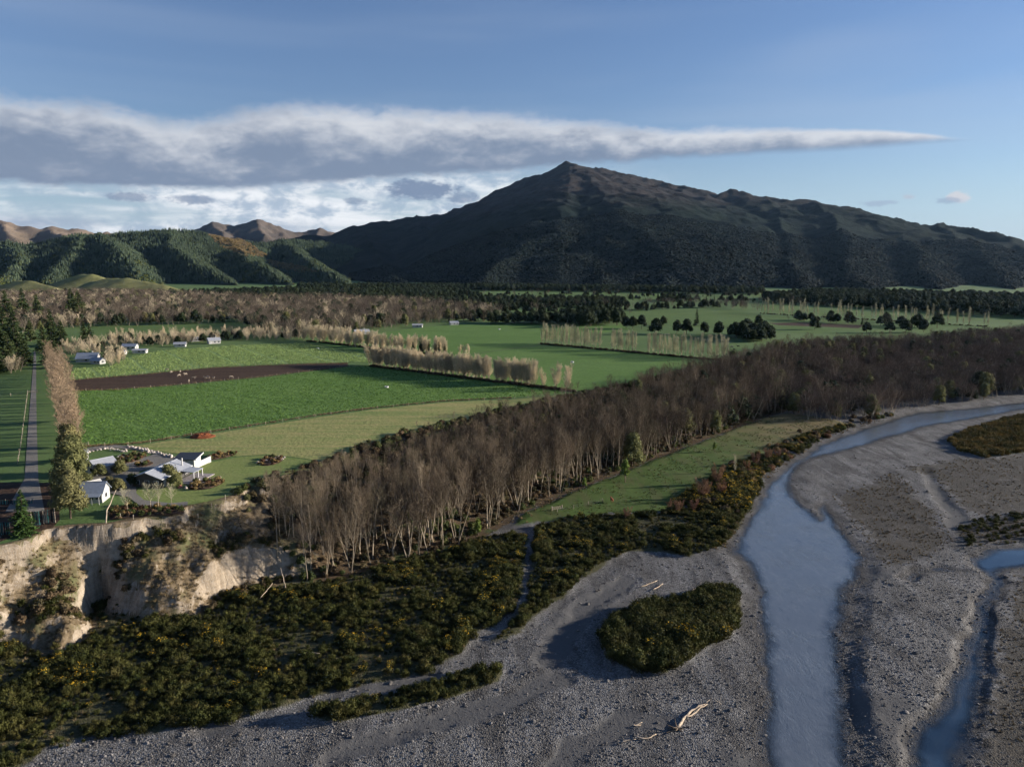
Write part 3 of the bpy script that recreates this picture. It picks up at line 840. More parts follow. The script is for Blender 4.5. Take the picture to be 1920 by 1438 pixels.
def _sample(X, Y, az0, az1, d0, d1, nr, nc, H):
    u = (np.arctan2(X, Y) - R(az0)) / (R(az1) - R(az0)) * (nc - 1)
    v = np.log(Y / d0) / np.log(d1 / d0) * (nr - 1)
    u = np.clip(u, 0, nc - 1.001)
    v = np.clip(v, 0, nr - 1.001)
    i, j = v.astype(int), u.astype(int)
    fv, fu = v - i, u - j
    return (H[i, j] * (1 - fu) + H[i, j + 1] * fu) * (1 - fv) + (H[i + 1, j] * (1 - fu) + H[i + 1, j + 1] * fu) * fv
M_MTN = hill_material('mountain_forest', (0.009, 0.017, 0.015), (0.015, 0.024, 0.019), (0.040, 0.033, 0.030), (0.024, 0.024, 0.025), 430, 170, (0.17, 0.15, 0.14))  # colours darkened to stand for the cloud shadow lying on the mountain
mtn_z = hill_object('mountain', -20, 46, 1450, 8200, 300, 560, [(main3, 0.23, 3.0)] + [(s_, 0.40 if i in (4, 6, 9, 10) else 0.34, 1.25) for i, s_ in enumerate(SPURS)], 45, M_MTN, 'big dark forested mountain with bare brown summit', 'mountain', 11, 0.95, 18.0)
PINE_R = [
    ([GD(a, b + 7, d) for a, b, d in ((-300, 462, 3700), (-60, 456, 3700), (0, 452, 3700), (100, 456, 3700), (150, 437, 3650), (210, 436, 3700), (270, 434, 3750), (320, 428, 3800), (360, 432, 3850), (400, 440, 3950), (450, 450, 4100), (520, 452, 4200), (560, 448, 4300), (640, 456, 4400), (720, 478, 4400))], 0.31),
    ([GD(*p) for p in ((180, 446, 3600), (215, 462, 3200), (240, 490, 2850), (262, 530, 2400))], 0.52),
    ([GD(*p) for p in ((150, 446, 3600), (140, 470, 3200), (120, 505, 2800), (100, 535, 2400))], 0.55),
    ([GD(*p) for p in ((330, 440, 3750), (318, 462, 3400), (345, 485, 3000), (390, 510, 2700), (440, 532, 2450))], 0.55),
    ([GD(*p) for p in ((430, 455, 4000), (450, 475, 3500), (500, 505, 2900), (540, 530, 2500))], 0.55),
    ([GD(*p) for p in ((540, 456, 4250), (575, 485, 3500), (620, 515, 2800), (650, 532, 2500))], 0.55),
    ([GD(*p) for p in ((20, 460, 3700), (40, 490, 3100), (30, 515, 2700), (10, 535, 2350))], 0.55),
    ([GD(*p) for p in ((-160, 468, 3600), (-120, 500, 2900), (-100, 535, 2300))], 0.55),
]
M_PHILL = hill_material('plantation_floor', (0.03, 0.045, 0.028), (0.055, 0.068, 0.036), (0.19, 0.12, 0.05), (0.06, 0.06, 0.03), 900, 60)
pine_z = hill_object('pine_hill', -52, -6, 2150, 5400, 190, 380, PINE_R, 30, M_PHILL, 'lower hills covered with pine plantation on the left', 'hill', 31, 0.8, 24)
M_TAN = hill_material('tussock_hill', (0.21, 0.16, 0.115), (0.16, 0.125, 0.095), (0.21, 0.16, 0.115), (0.165, 0.13, 0.10), 300, 100, (0.3, 0.25, 0.2))
TAN_R = [([GD(*p) for p in ((-400, 415, 6400), (-100, 412, 6400), (0, 420, 6500), (60, 427, 6500), (135, 434, 6600), (200, 440, 6800), (300, 455, 7000))], 0.42),
         ([GD(*p) for p in ((0, 420, 6500), (30, 445, 5900))], 0.5), ([GD(*p) for p in ((90, 430, 6550), (130, 455, 5900))], 0.5), ([GD(*p) for p in ((-100, 412, 6400), (-80, 445, 5700))], 0.5)]
hill_object('tussock_hill', -46, -21, 5200, 8000, 70, 160, TAN_R, 40, M_TAN, 'tan bare hill tops behind the pines at far left', 'hill', 51)
PK_R = [([GD(*p) for p in ((300, 450, 7600), (368, 433, 7600), (400, 420, 7600), (440, 428, 7700), (478, 415, 7700), (520, 430, 7800), (560, 439, 7900), (600, 433, 8000), (625, 440, 8200), (700, 455, 8400))], 0.45),
        ([GD(*p) for p in ((478, 415, 7700), (500, 445, 7000))], 0.55), ([GD(*p) for p in ((400, 420, 7600), (420, 448, 6900))], 0.55), ([GD(*p) for p in ((600, 433, 8000), (590, 455, 7300))], 0.55)]
M_PK = hill_material('peak_rock', (0.105, 0.086, 0.07), (0.08, 0.07, 0.062), (0.12, 0.096, 0.078), (0.09, 0.078, 0.068), 300, 100, (0.25, 0.2, 0.17))
hill_object('rocky_peak', -27, -8, 6400, 9500, 70, 150, PK_R, 40, M_PK, 'small pointed brown peak behind the pine hills', 'hill', 61)
M_FAR = hill_material('far_hill', (0.03, 0.04, 0.05), (0.04, 0.05, 0.06), (0.04, 0.05, 0.06), (0.04, 0.05, 0.06), 300, 100)  # blue of the distant haze painted into the slope colours
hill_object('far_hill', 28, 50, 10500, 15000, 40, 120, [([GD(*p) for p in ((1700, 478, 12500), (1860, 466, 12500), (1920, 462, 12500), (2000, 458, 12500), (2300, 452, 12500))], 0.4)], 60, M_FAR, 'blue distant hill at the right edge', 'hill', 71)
M_GRH = hill_material('grazed_hill', (0.21, 0.21, 0.085), (0.27, 0.25, 0.11), (0.24, 0.23, 0.09), (0.18, 0.19, 0.075), 30, 20, None, 0.05, 2.0)
for px, py, D, wd, lab in ((160, 514, 2050, 95, 'pale green grazed knoll in front of the pines, the pointed one'), (218, 521, 1980, 140, 'broad pale green grazed knoll right of the pointed one'), (45, 526, 1950, 100, 'pale grazed knoll at the far left below the pines')):
    cx_, cy_, cz_ = GD(px, py, D)
    az_c = math.degrees(math.atan2(cx_, cy_))
    hill_object('grazed_knoll', az_c - 6.5, az_c + 6.5, D - 260, D + 320, 60, 90, [([(cx_ - wd * 0.25, cy_ + 20, cz_), (cx_ + wd * 0.2, cy_, cz_ - 1), (cx_ + wd * 1.0, cy_ - 40, cz_ * 0.45)], 0.36)], 8, M_GRH, lab, 'hill', 81 + px, 0.15, 8)
# ================================================================== plants
def to_px(x, y, z):
    x, y, z = np.asarray(x, float), np.asarray(y, float), np.asarray(z, float) - CAM_Z
    dep = y * CP - z * SP
    return 960 + FPX * x / dep, 719 - FPX * (y * SP + z * CP) / dep
RNG = np.random.RandomState(7)
M_TWIG = plant_mat('twigs_brown', [(0.185, 0.143, 0.095), (0.11, 0.085, 0.058), (0.25, 0.20, 0.135), (0.145, 0.11, 0.075), (0.21, 0.17, 0.115)], nscale=0.09)
M_TWIGG = plant_mat('twigs_greyish', [(0.13, 0.107, 0.08), (0.08, 0.068, 0.054), (0.18, 0.148, 0.112), (0.105, 0.084, 0.062), (0.16, 0.138, 0.106)], nscale=0.03)
M_TWIGR = plant_mat('twigs_plum', [(0.108, 0.080, 0.062), (0.07, 0.055, 0.045), (0.155, 0.122, 0.094), (0.105, 0.072, 0.055), (0.095, 0.08, 0.066)], nscale=0.06)
M_TWIGT = plant_mat('twigs_tan', [(0.54, 0.455, 0.31), (0.60, 0.51, 0.36), (0.48, 0.415, 0.28)], nscale=0.12)
M_TWIGK = plant_mat('twigs_pinkish', [(0.35, 0.26, 0.17), (0.29, 0.215, 0.145), (0.24, 0.185, 0.125)], nscale=0.2)
M_TWIGP = plant_mat('twigs_pale', [(0.46, 0.43, 0.29), (0.38, 0.36, 0.245)], nscale=0.2)
M_BARK = plant_mat('bark_pale', [(0.33, 0.275, 0.20), (0.235, 0.195, 0.14), (0.40, 0.34, 0.255)], nscale=0.8)
M_BARKD = plant_mat('bark_dark', [(0.10, 0.075, 0.055), (0.14, 0.11, 0.08)], nscale=0.8)
M_EVER = plant_mat('evergreen_leaf', [(0.024, 0.038, 0.018), (0.034, 0.048, 0.022), (0.020, 0.032, 0.018), (0.045, 0.055, 0.026)], nscale=0.25, translucent=0.1)
M_OLIVE = plant_mat('olive_leaf', [(0.15, 0.15, 0.062), (0.12, 0.13, 0.052), (0.17, 0.155, 0.07)], nscale=0.35, translucent=0.2)
M_LIME = plant_mat('lime_leaf', [(0.15, 0.20, 0.045), (0.12, 0.17, 0.04)], nscale=0.5, translucent=0.25)
M_PINE = plant_mat('pine_needles', [(0.045, 0.068, 0.026), (0.062, 0.085, 0.034), (0.075, 0.095, 0.04)], nscale=0.3, translucent=0.08)
M_SPRUCE = plant_mat('spruce_needles', [(0.045, 0.085, 0.022), (0.05, 0.09, 0.025)], nscale=0.6, translucent=0.1)
M_PINEF = plant_mat('plantation_needles', [(0.036, 0.056, 0.034), (0.05, 0.072, 0.042), (0.062, 0.082, 0.048), (0.042, 0.062, 0.038)], nscale=0.01)
M_CANOPY = plant_mat('native_canopy_shaded', [(0.008, 0.014, 0.014), (0.012, 0.019, 0.017), (0.018, 0.025, 0.020), (0.010, 0.017, 0.016)], nscale=0.004)  # crowns darkened likewise for the cloud shadow on these slopes
M_BROOM = plant_mat('broom_stems', [(0.040, 0.046, 0.013), (0.058, 0.060, 0.017), (0.028, 0.036, 0.010), (0.075, 0.068, 0.022), (0.05, 0.058, 0.016)], nscale=0.25, translucent=0.15)
M_FLOWER = plant_mat('gorse_flowers', [(0.42, 0.27, 0.025), (0.50, 0.33, 0.03), (0.33, 0.23, 0.03)], nscale=2.0, translucent=0.1)
M_BRAMBLE = plant_mat('bramble_leaf', [(0.075, 0.055, 0.032), (0.10, 0.07, 0.04), (0.058, 0.054, 0.027), (0.125, 0.095, 0.052)], nscale=0.4, translucent=0.1)
M_SCRUB = plant_mat('scrub_leaf', [(0.06, 0.075, 0.024), (0.085, 0.10, 0.03), (0.045, 0.06, 0.022), (0.11, 0.11, 0.04)], nscale=0.4, translucent=0.15)
M_DRYG = plant_mat('dry_tussock', [(0.20, 0.15, 0.08), (0.15, 0.115, 0.06), (0.26, 0.20, 0.11), (0.12, 0.09, 0.05)], nscale=0.3)
M_TUFT = plant_mat('crop_tuft', [(0.115, 0.21, 0.05), (0.14, 0.24, 0.062), (0.092, 0.17, 0.04)], nscale=0.3, translucent=0.2)
M_TUFT2 = plant_mat('crop_tuft_pale', [(0.24, 0.33, 0.12), (0.28, 0.36, 0.14), (0.18, 0.27, 0.09)], nscale=0.3, translucent=0.2)
M_RUST = plant_mat('rust_leaf', [(0.15, 0.08, 0.045), (0.12, 0.07, 0.04), (0.18, 0.11, 0.06)], nscale=0.5, translucent=0.1)
M_GOLD = plant_mat('gold_leaf', [(0.24, 0.17, 0.07), (0.19, 0.135, 0.055)], nscale=0.5, translucent=0.15)
M_WILLOW = plant_mat('willow_rods', [(0.26, 0.145, 0.085), (0.21, 0.12, 0.08), (0.30, 0.18, 0.10)], nscale=0.4)
M_STONE = plant_mat('river_stone', [(0.085, 0.081, 0.077), (0.13, 0.122, 0.113), (0.24, 0.226, 0.21), (0.065, 0.062, 0.06), (0.11, 0.102, 0.092)], nscale=3.0)
M_BOULD = plant_mat('garden_boulder', [(0.42, 0.37, 0.32), (0.50, 0.45, 0.40), (0.33, 0.28, 0.24)], nscale=2.0)
M_WOOD = plant_mat('bleached_wood', [(0.46, 0.37, 0.27), (0.40, 0.33, 0.25)], nscale=2.0)


def bare_tree(seed, H, spread=1.0, stems=1, upright=0.6, ntw=6, tw=0.05, lo=0.35, lean=0.05, nb=1.7, rad=0.0105, pale=0.045):
    """trunk + crown of a leafless tree"""
    rd = random.Random(seed)
    T, C = MB(), MB()
    for s_ in range(stems):
        a0 = rd.uniform(0, 6.28)
        ln = lean + (0.16 * spread if stems > 1 else 0)
        hh = H * (1 if s_ == 0 else rd.uniform(0.7, 0.98))
        P, p = [], Vector((math.cos(a0) * 0.12 * (stems > 1), math.sin(a0) * 0.12 * (stems > 1), -0.5))
        d = Vector((math.cos(a0) * ln, math.sin(a0) * ln, 1)).normalized()
        n = 6
        for i in range(n + 1):
            P.append(p.copy())
            p = p + d * (hh * 0.88 + 0.5) / n
            d = (d + Vector((rd.gauss(0, .06), rd.gauss(0, .06), 0.05))).normalized()
        r0 = hh * rad * (1 if stems == 1 else 0.8)
        rads = [r0 * (1 - 0.9 * (i / n) ** 0.8) + 0.012 for i in range(n + 1)]
        T.tube(P, rads, 5, False)
        nbr = int(hh * nb / (1 if stems == 1 else 1.3))
        for b in range(nbr):
            t = lo + (1 - lo) * ((b + rd.random()) / nbr)
            f = t * n
            i = min(int(f), n - 1)
            q = P[i].lerp(P[i + 1], f - i)
            a = b * 2.4 + rd.uniform(-.5, .5)
            L = hh * 0.30 * spread * (1.12 - 0.72 * (t - lo) / (1 - lo)) * rd.uniform(0.7, 1.2)
            d = Vector((math.cos(a) * (1 - upright * .75), math.sin(a) * (1 - upright * .75), upright + rd.uniform(-.1, .25))).normalized()
            B = [q]
            for k in range(3):
                q = q + d * L / 3
                B.append(q)
                d = (d + Vector((rd.gauss(0, .16), rd.gauss(0, .16), 0.10 + 0.2 * upright))).normalized()
            rb = max(0.018, r0 * 0.33 * (1.1 - t))
            (T if rb > pale else C).tube(B, [rb, rb * .75, rb * .45, 0.008], 3, False)
            for k in range(int(ntw * 2)):
                u = rd.uniform(0.15, 1.0) * 2.999
                i = int(u)
                o = B[i].lerp(B[i + 1], u - i)
                dd = ((B[i + 1] - B[i]).normalized() * 0.8 + Vector((rd.gauss(0, .55), rd.gauss(0, .55), rd.gauss(0.25, .35))))
                dd = dd.normalized() * rd.uniform(0.5, 1.25) * (0.35 + 0.055 * H)
                C.blade(o, dd, tw, rd)
                for w in range(2):
                    o2 = o + dd * rd.uniform(0.25, 0.75)
                    d2 = (dd.normalized() * 0.8 + Vector((rd.gauss(0, .5), rd.gauss(0, .5), rd.gauss(.2, .4)))).normalized() * dd.length * rd.uniform(.4, .75)
                    C.blade(o2, d2, tw * 0.8, rd)
    return T, C
def leaf_lumps(mb, rd, lumps, n, size, core=0.78, flat=0.0):
    """leaf faces over the surfaces of overlapping lumps, each with an inner core"""
    for (cx, cy, cz, rx, rz) in lumps:
        if core:
            b = len(mb.v)
            k = 6
            mb.v.append((cx, cy, cz + rz * core))
            for ring, (zz, rr) in enumerate(((0.45, 0.88), (-0.3, 0.95), (-0.85, 0.5))):
                for i in range(k):
                    a = 6.2832 * (i + ring * .5) / k
                    q = rd.uniform(.85, 1.1) * core
                    mb.v.append((cx + math.cos(a) * rx * rr * q, cy + math.sin(a) * rx * rr * q, cz + zz * rz * core))
            for i in range(k):
                mb.f.append((b, b + 1 + i, b + 1 + (i + 1) % k))
                mb.mi.append(mb.cur)
                for ring in range(2):
                    p, q = b + 1 + ring * k, b + 1 + (ring + 1) * k
                    mb.f.append((p + i, q + i, q + (i + 1) % k, p + (i + 1) % k))
                    mb.mi.append(mb.cur)
        for i in range(n):
            z = rd.uniform(-0.75, 1)
            a = rd.uniform(0, 6.2832)
            rr = math.sqrt(max(0, 1 - z * z))
            nrm = Vector((math.cos(a) * rr, math.sin(a) * rr, z))
            q = rd.uniform(0.82, 1.12)
            p = Vector((cx + nrm.x * rx * q, cy + nrm.y * rx * q, cz + nrm.z * rz * q))
            u = nrm.cross(Vector((rd.uniform(-1, 1), rd.uniform(-1, 1), rd.uniform(-1, 1))))
            if u.length < 1e-3:
                continue
            u.normalize()
            w = (nrm.cross(u) + nrm * rd.uniform(-.6, .9)).normalized()
            s_ = size * rd.uniform(.6, 1.4)
            mb.face([(p - u * s_ * .5)[:], (p + u * s_ * .5)[:], (p + w * s_ + u * rd.uniform(-.3, .3) * s_)[:]])
def broadleaf(seed, H, W, nl=9, n=90, size=0.6, trunk=0.18, squat=1.0):
    rd = random.Random(seed)
    T, C = MB(), MB()
    T.tube([(0, 0, -0.4), (0.1, 0, H * trunk), (0, 0.1, H * .55), (0.1, 0, H * .85)], [H * .022, H * .018, H * .012, 0.03], 5, False)
    L = [(0, 0, H * (.5 + trunk * .5), W * .40, H * (.42 - trunk * .3))]
    for i in range(nl):
        a = i * 2.4 + rd.uniform(-.3, .3)
        t = (i + .5) / nl
        z = H * (trunk + .12 + t * (.72 - trunk))
        rr = W * .5 * (1 - 0.75 * t ** 1.8) * rd.uniform(.45, .72)
        s_ = W * rd.uniform(.17, .27) * (1.1 - .35 * t)
        L.append((math.cos(a) * rr, math.sin(a) * rr, z, s_, s_ * rd.uniform(.75, 1.1) * squat))
        T.tube([(0, 0, H * (trunk + .1) * .9), (math.cos(a) * rr * .7, math.sin(a) * rr * .7, z)], [H * .008, .02], 3, False)
    leaf_lumps(C, rd, L, n, size)
    return T, C
def conifer(seed, H, W, whorls=22, nb=8, droop=0.25, dens=7, width=0.30, bare=0.06):
    rd = random.Random(seed)
    T, C = MB(), MB()
    T.tube([(0, 0, -0.4), (0, 0, H * .5), (0, 0, H)], [H * .02, H * .012, 0.02], 6, False)
    for w in range(whorls):
        t = w / (whorls - 1)
        z = H * (bare + (0.98 - bare) * t)
        Rr = W * .5 * (1 - t) ** .85 * rd.uniform(.82, 1.12) + W * .02
        for b in range(max(4, int(nb * (1 - .4 * t)))):
            a = rd.uniform(0, 6.2832)
            L = Rr * rd.uniform(.7, 1.15)
            o = Vector((0, 0, z + rd.uniform(-.02, .02) * H))
            e = o + Vector((math.cos(a) * L, math.sin(a) * L, -droop * L + rd.uniform(-.05, .12) * L))
            C.blade(o, (e - o) * 1.05, L * 0.10, rd)
            for k in range(dens):
                u = rd.uniform(.2, 1.0)
                p = o.lerp(e, u)
                s_ = width * (1.25 - .5 * u) * (0.5 + L / (W * .5))
                C.blade(p, Vector((math.cos(a) * .6 + rd.gauss(0, .6), math.sin(a) * .6 + rd.gauss(0, .6), rd.uniform(-.35, .45))).normalized() * s_ * 2.2, s_, rd)
    return T, C
def broom_bush(seed, H, W, n, w=0.085, flowers=0):
    rd = random.Random(seed)
    B, F = MB(), MB()
    for i in range(n):
        a, r_ = rd.uniform(0, 6.2832), math.sqrt(rd.random()) * W * .5
        o = Vector((math.cos(a) * r_ * .75, math.sin(a) * r_ * .75, rd.uniform(-.1, .45) * H))
        top = H * (1 - .55 * (r_ / (W * .5)) ** 2) * rd.uniform(.75, 1.12)
        d = Vector((math.cos(a) * r_ * .5 + rd.gauss(0, .16), math.sin(a) * r_ * .5 + rd.gauss(0, .16), max(.25, top - o.z)))
        d = d * rd.uniform(.55, 1.0)
        B.blade(o, d, w * rd.uniform(.8, 1.8), rd)
        if flowers and i < flowers:
            q = o + d * rd.uniform(.72, 1.0)
            for k in range(2):
                F.blade(q + Vector((rd.gauss(0, .06), rd.gauss(0, .06), rd.gauss(0, .05))), Vector((rd.gauss(0, 1), rd.gauss(0, 1), rd.uniform(.1, 1))).normalized() * .17, .13, rd)
    return B, F
def tussock(seed, H, W, n, w=0.05):
    rd = random.Random(seed)
    B = MB()
    for i in range(n):
        a = rd.uniform(0, 6.2832)
        r_ = rd.random()
        o = (math.cos(a) * W * .2 * r_, math.sin(a) * W * .2 * r_, -.05)
        B.blade(o, (math.cos(a) * W * .5 * r_ + rd.gauss(0, .05), math.sin(a) * W * .5 * r_ + rd.gauss(0, .05), H * rd.uniform(.6, 1.1) * (1.1 - .6 * r_)), w * rd.uniform(.7, 1.6), rd)
    return B
def leafy_shrub(seed, H, W, n, size):
    rd = random.Random(seed)
    B = MB()
    L = [(rd.uniform(-.22, .22) * W, rd.uniform(-.22, .22) * W, H * rd.uniform(.3, .6), W * rd.uniform(.26, .38), H * rd.uniform(.32, .46)) for _ in range(4)]
    leaf_lumps(B, rd, L, n, size, .72)
    return B
def rock(seed, r_, flat=.65):
    rd = random.Random(seed)
    B = MB()
    k = 6
    B.v.append((0, 0, r_ * flat * rd.uniform(.8, 1.1)))
    for ring, (z, q) in enumerate(((.45, .8), (-.25, 1.0))):
        for i in range(k):
            a = 6.2832 * (i + .5 * ring) / k
            s_ = rd.uniform(.72, 1.2) * r_ * q
            B.v.append((math.cos(a) * s_, math.sin(a) * s_, z * r_ * flat * rd.uniform(.7, 1.2)))
    for i in range(k):
        B.f.append((0, 1 + i, 1 + (i + 1) % k))
        B.f.append((1 + i, 1 + k + i, 1 + k + (i + 1) % k, 1 + (i + 1) % k))
        B.mi += [0, 0]
    return B
def both(T, C, name, mt, mc):
    q = MB()
    q.join(T, 0)
    q.join(C, 1)
    return q.mesh(name, [mt, mc])
class Kind:
    """a kind of tree: several shapes, each as two parts and as one joined mesh"""
    def __init__(s, name, shapes, mt, mc, part='crown'):
        s.name, s.part = name, part
        s.parts = [(T.mesh(name + '_trunk', mt), C.mesh(name + '_' + part, mc)) for T, C in shapes]
        s.joined = [both(T, C, name, mt, mc) for T, C in shapes]
    def put(s, x, y, label, cat, group=None, sc=1.0, v=None, z=None, rz=None, name=None):
        v = random.randrange(len(s.parts)) if v is None else v % len(s.parts)
        z = gz1(x, y) if z is None else z
        e = empty(name or s.name, (x, y, z), random.uniform(0, 6.28) if rz is None else rz, label, cat, group, sc)
        link('trunk', s.parts[v][0], e)
        link(s.part, s.parts[v][1], e)
        return e
random.seed(5)
K_BANK = Kind('bare_tree', [bare_tree(100 + i, 15 + (i % 4), 1.0, 1 + (i % 3 == 0), .68, 3.5, .036, .36 + .08 * (i % 3), .07, 2.9, .0075, .018) for i in range(8)], M_BARK, M_TWIG)
M_TWIGM = plant_mat('twigs_dark_brown', [(0.105, 0.080, 0.055), (0.062, 0.049, 0.036), (0.15, 0.118, 0.082), (0.085, 0.068, 0.046), (0.13, 0.11, 0.07)], nscale=0.06)
K_MID = Kind('bare_tree', [bare_tree(120 + i, 14 + (i % 4), 1.25, 1 + i % 2, .58, 7, .05, .34 + .05 * (i % 3), .09, 1.9) for i in range(6)], M_BARK, M_TWIGM)
K_PLUM = Kind('bare_tree', [bare_tree(140 + i, 12 + (i % 4), 1.6, 2, .45, 8, .065, .26, .12, 1.7) for i in range(6)], M_BARK, M_TWIGR)
K_BELT = Kind('shelter_tree', [bare_tree(160 + i, 12.5 + .8 * (i % 3), 1.05, 4, .70, 11, .085, .08, .08, 1.9, .0105, .02) for i in range(6)], M_BARK, M_TWIGT)
K_THIN = Kind('poplar_tree', [bare_tree(180 + i, 12.5 + .7 * (i % 3), .62, 1, .80, 7, .075, .12, .04, 2.4) for i in range(5)], M_BARK, M_TWIGP)
K_LANE = Kind('lane_tree', [bare_tree(200 + i, 14 + i % 2, 1.15, 3, .58, 12, .07, .12, .07, 2.0) for i in range(4)], M_BARK, M_TWIGK)
K_GARD = Kind('garden_tree', [bare_tree(220 + i, 8.5, 1.25, 1, .5, 9, .05, .42, .03, 2.2, .016) for i in range(3)], M_BARK, M_TWIGP)
K_FARB = Kind('bare_tree', [bare_tree(240 + i, 12 + (i % 3), 1.5, 2, .42, 8, .085, .2, .08, 1.5) for i in range(4)], M_BARK, M_TWIGG)
K_FART = Kind('bare_tree', [bare_tree(250 + i, 11 + 2 * i, 1.4, 3, .5, 8, .085, .2, .08, 1.3) for i in range(2)], M_BARK, M_TWIGT)
K_EVER = Kind('evergreen_tree', [broadleaf(260 + i, 10 + i % 3, 8.5, 11, 110, .75) for i in range(5)], M_BARKD, M_EVER)
K_OLIVE = Kind('leafy_tree', [broadleaf(280 + i, 12 + i % 3, 7.5, 14, 190, .42, .1) for i in range(4)], M_BARKD, M_OLIVE)
K_PINE = Kind('pine_tree', [conifer(300 + i, 20 + 2 * i, 12.5, 22, 11, .08, 12, .7, .06) for i in range(3)], M_BARKD, M_PINE)
K_SPRUCE = Kind('spruce_tree', [conifer(320, 11, 7, 24, 12, .3, 14, .28, .02)], M_BARKD, M_SPRUCE)
K_LIME = Kind('leafy_tree', [broadleaf(330, 9.5, 3.6, 9, 120, .38, .15)], M_BARKD, M_LIME)
K_DARKC = Kind('conifer', [conifer(340 + i, 9, 3.4, 16, 8, .1, 8, .3, .04) for i in range(2)], M_BARKD, M_EVER)
K_WILLOW = Kind('willow_bush', [bare_tree(350 + i, 5.5, 1.0, 7, .75, 8, .055, .12, .2, 2.6, .006) for i in range(3)], M_BARKD, M_WILLOW)


# ------------------------------------------------------------------ river bank wood
def bank_points():
    t_ = [tuple(p) for p in TOP if -72 < p[0] and p[1] < 900]
    b_ = [tuple(p) for p in BOT if -62 < p[0] and p[1] < 900]
    return np.array(t_ + b_[::-1])
WPOLY = bank_points()
WR = GP([(1440, 776), (1500, 790), (1570, 796), (1640, 786), (1690, 772), (1760, 760), (1920, 741), (2300, 712), (2300, 690), (1920, 722), (1700, 738), (1560, 748), (1470, 764)], BED)
x, y = scatter(WPOLY, 2.9, RNG)
x2, y2 = scatter(WR, 4.2, RNG)
x, y = np.concatenate([x, x2]), np.concatenate([y, y2])
zg = ground_z(x, y)
px, py = to_px(x, y, zg)
gap = fbm(x, y, 22, 3, 77)
keep = (gap > np.where(px < 950, -.22, -.45)) & (px > 418) & (px < 2150)
keep &= ~((px < 470) & (py < 985))
keep &= ~((py < 0.0 + np.interp(px, [400, 560, 700, 860, 1000, 1200], [930, 900, 868, 820, 790, 735])) & (px < 1200) & (RNG.rand(len(px)) < .8))
keep &= RNG.rand(len(px)) < np.interp(np.hypot(x, y), [200, 420, 700], [.72, .62, .62])
x, y, zg, px, py = (a[keep] for a in (x, y, zg, px, py))
dist = np.hypot(x, y)
tb = dline(x, y, TOP) / (dline(x, y, TOP) + dline(x, y, BOT) + 1e-6)
tb = np.where(inpoly(x, y, BPOLY), tb, 1.0)
tsc = (np.interp(tb, [0, .2, .5, .8, 1.0], [.20, .34, .66, .95, 1.02]) + np.interp(px, [750, 1050, 1500], [0, .26, .42]) * (1 - .75 * tb)) * np.interp(dist, [200, 330, 700], [1.18, .95, .95]) * np.where(px < 1150, .85 + .3 * RNG.rand(len(x)), .6 + .65 * RNG.rand(len(x)))
order = np.argsort(dist)
BANKG = 'bare trees of the river bank wood'
for i in order[:300]:
    v_ = random.randrange(8)
    lab_ = ('tall' if tsc[i] > .75 else 'short') + (' twin stemmed' if v_ % 3 == 0 else ' single stemmed') + ' bare tree in the bank wood ' + ('next to the pale cliff' if px[i] < 560 else 'above the broom flat' if px[i] < 900 else 'behind the grassy clearing')
    (K_MID if random.random() < np.interp(px[i], [600, 900], [.12, .7]) else K_BANK).put(x[i], y[i], lab_, 'tree', BANKG, float(tsc[i]), v_, zg[i])
rest = order[300:]
wx_, wy_, wz_, wd_ = x[rest], y[rest], zg[rest], px[rest]
plum = sstep(1250, 1560, wd_ + 120 * RNG.randn(len(rest)))
var = np.where(RNG.rand(len(rest)) < plum, len(K_BANK.joined) + RNG.randint(0, len(K_PLUM.joined), len(rest)), RNG.randint(0, len(K_BANK.joined), len(rest)))
mid_ = (var < len(K_BANK.joined)) & (RNG.rand(len(rest)) < np.interp(wd_, [600, 950], [.2, .85]))
oddm = RNG.rand(len(rest)) < .07 * (.6 + plum)
var = np.where(oddm, len(K_BANK.joined) + len(K_PLUM.joined) + RNG.randint(0, 4, len(rest)), var)
var = np.where(mid_ & ~oddm, len(K_BANK.joined) + len(K_PLUM.joined) + 4 + RNG.randint(0, 6, len(rest)), var)
stuff('bank_wood', np.stack([wx_, wy_, wz_], 1), K_BANK.joined + K_PLUM.joined + K_EVER.joined[:2] + K_OLIVE.joined[:2] + K_MID.joined, 'brown mass of bare trees continuing up the river bank', 'wood', RNG, .75, 1.08, .04, tsc[rest], var)
# undergrowth on the bank
x, y = scatter(WPOLY, 2.3, RNG)
zg = ground_z(x, y)
px, py = to_px(x, y, zg)
k_ = (px > 395) & (RNG.rand(len(x)) < .8)
x, y, zg, px = x[k_], y[k_], zg[k_], px[k_]
U = [leafy_shrub(400 + i, 1.5, 2.2, 55, .34).mesh('undergrowth', M_BRAMBLE) for i in range(3)] + [leafy_shrub(410 + i, 1.7, 2.2, 55, .32).mesh('undergrowth', M_SCRUB) for i in range(3)]
gmix = fbm(x, y, 16, 3, 88) + .12 * RNG.randn(len(x)) > .12
var = np.where(gmix, 3 + RNG.randint(0, 3, len(x)), RNG.randint(0, 3, len(x)))
stuff('undergrowth', np.stack([x, y, zg], 1), U, 'brown and green undergrowth beneath the bare bank trees', 'undergrowth', RNG, .55, 1.35, .1, None, var)
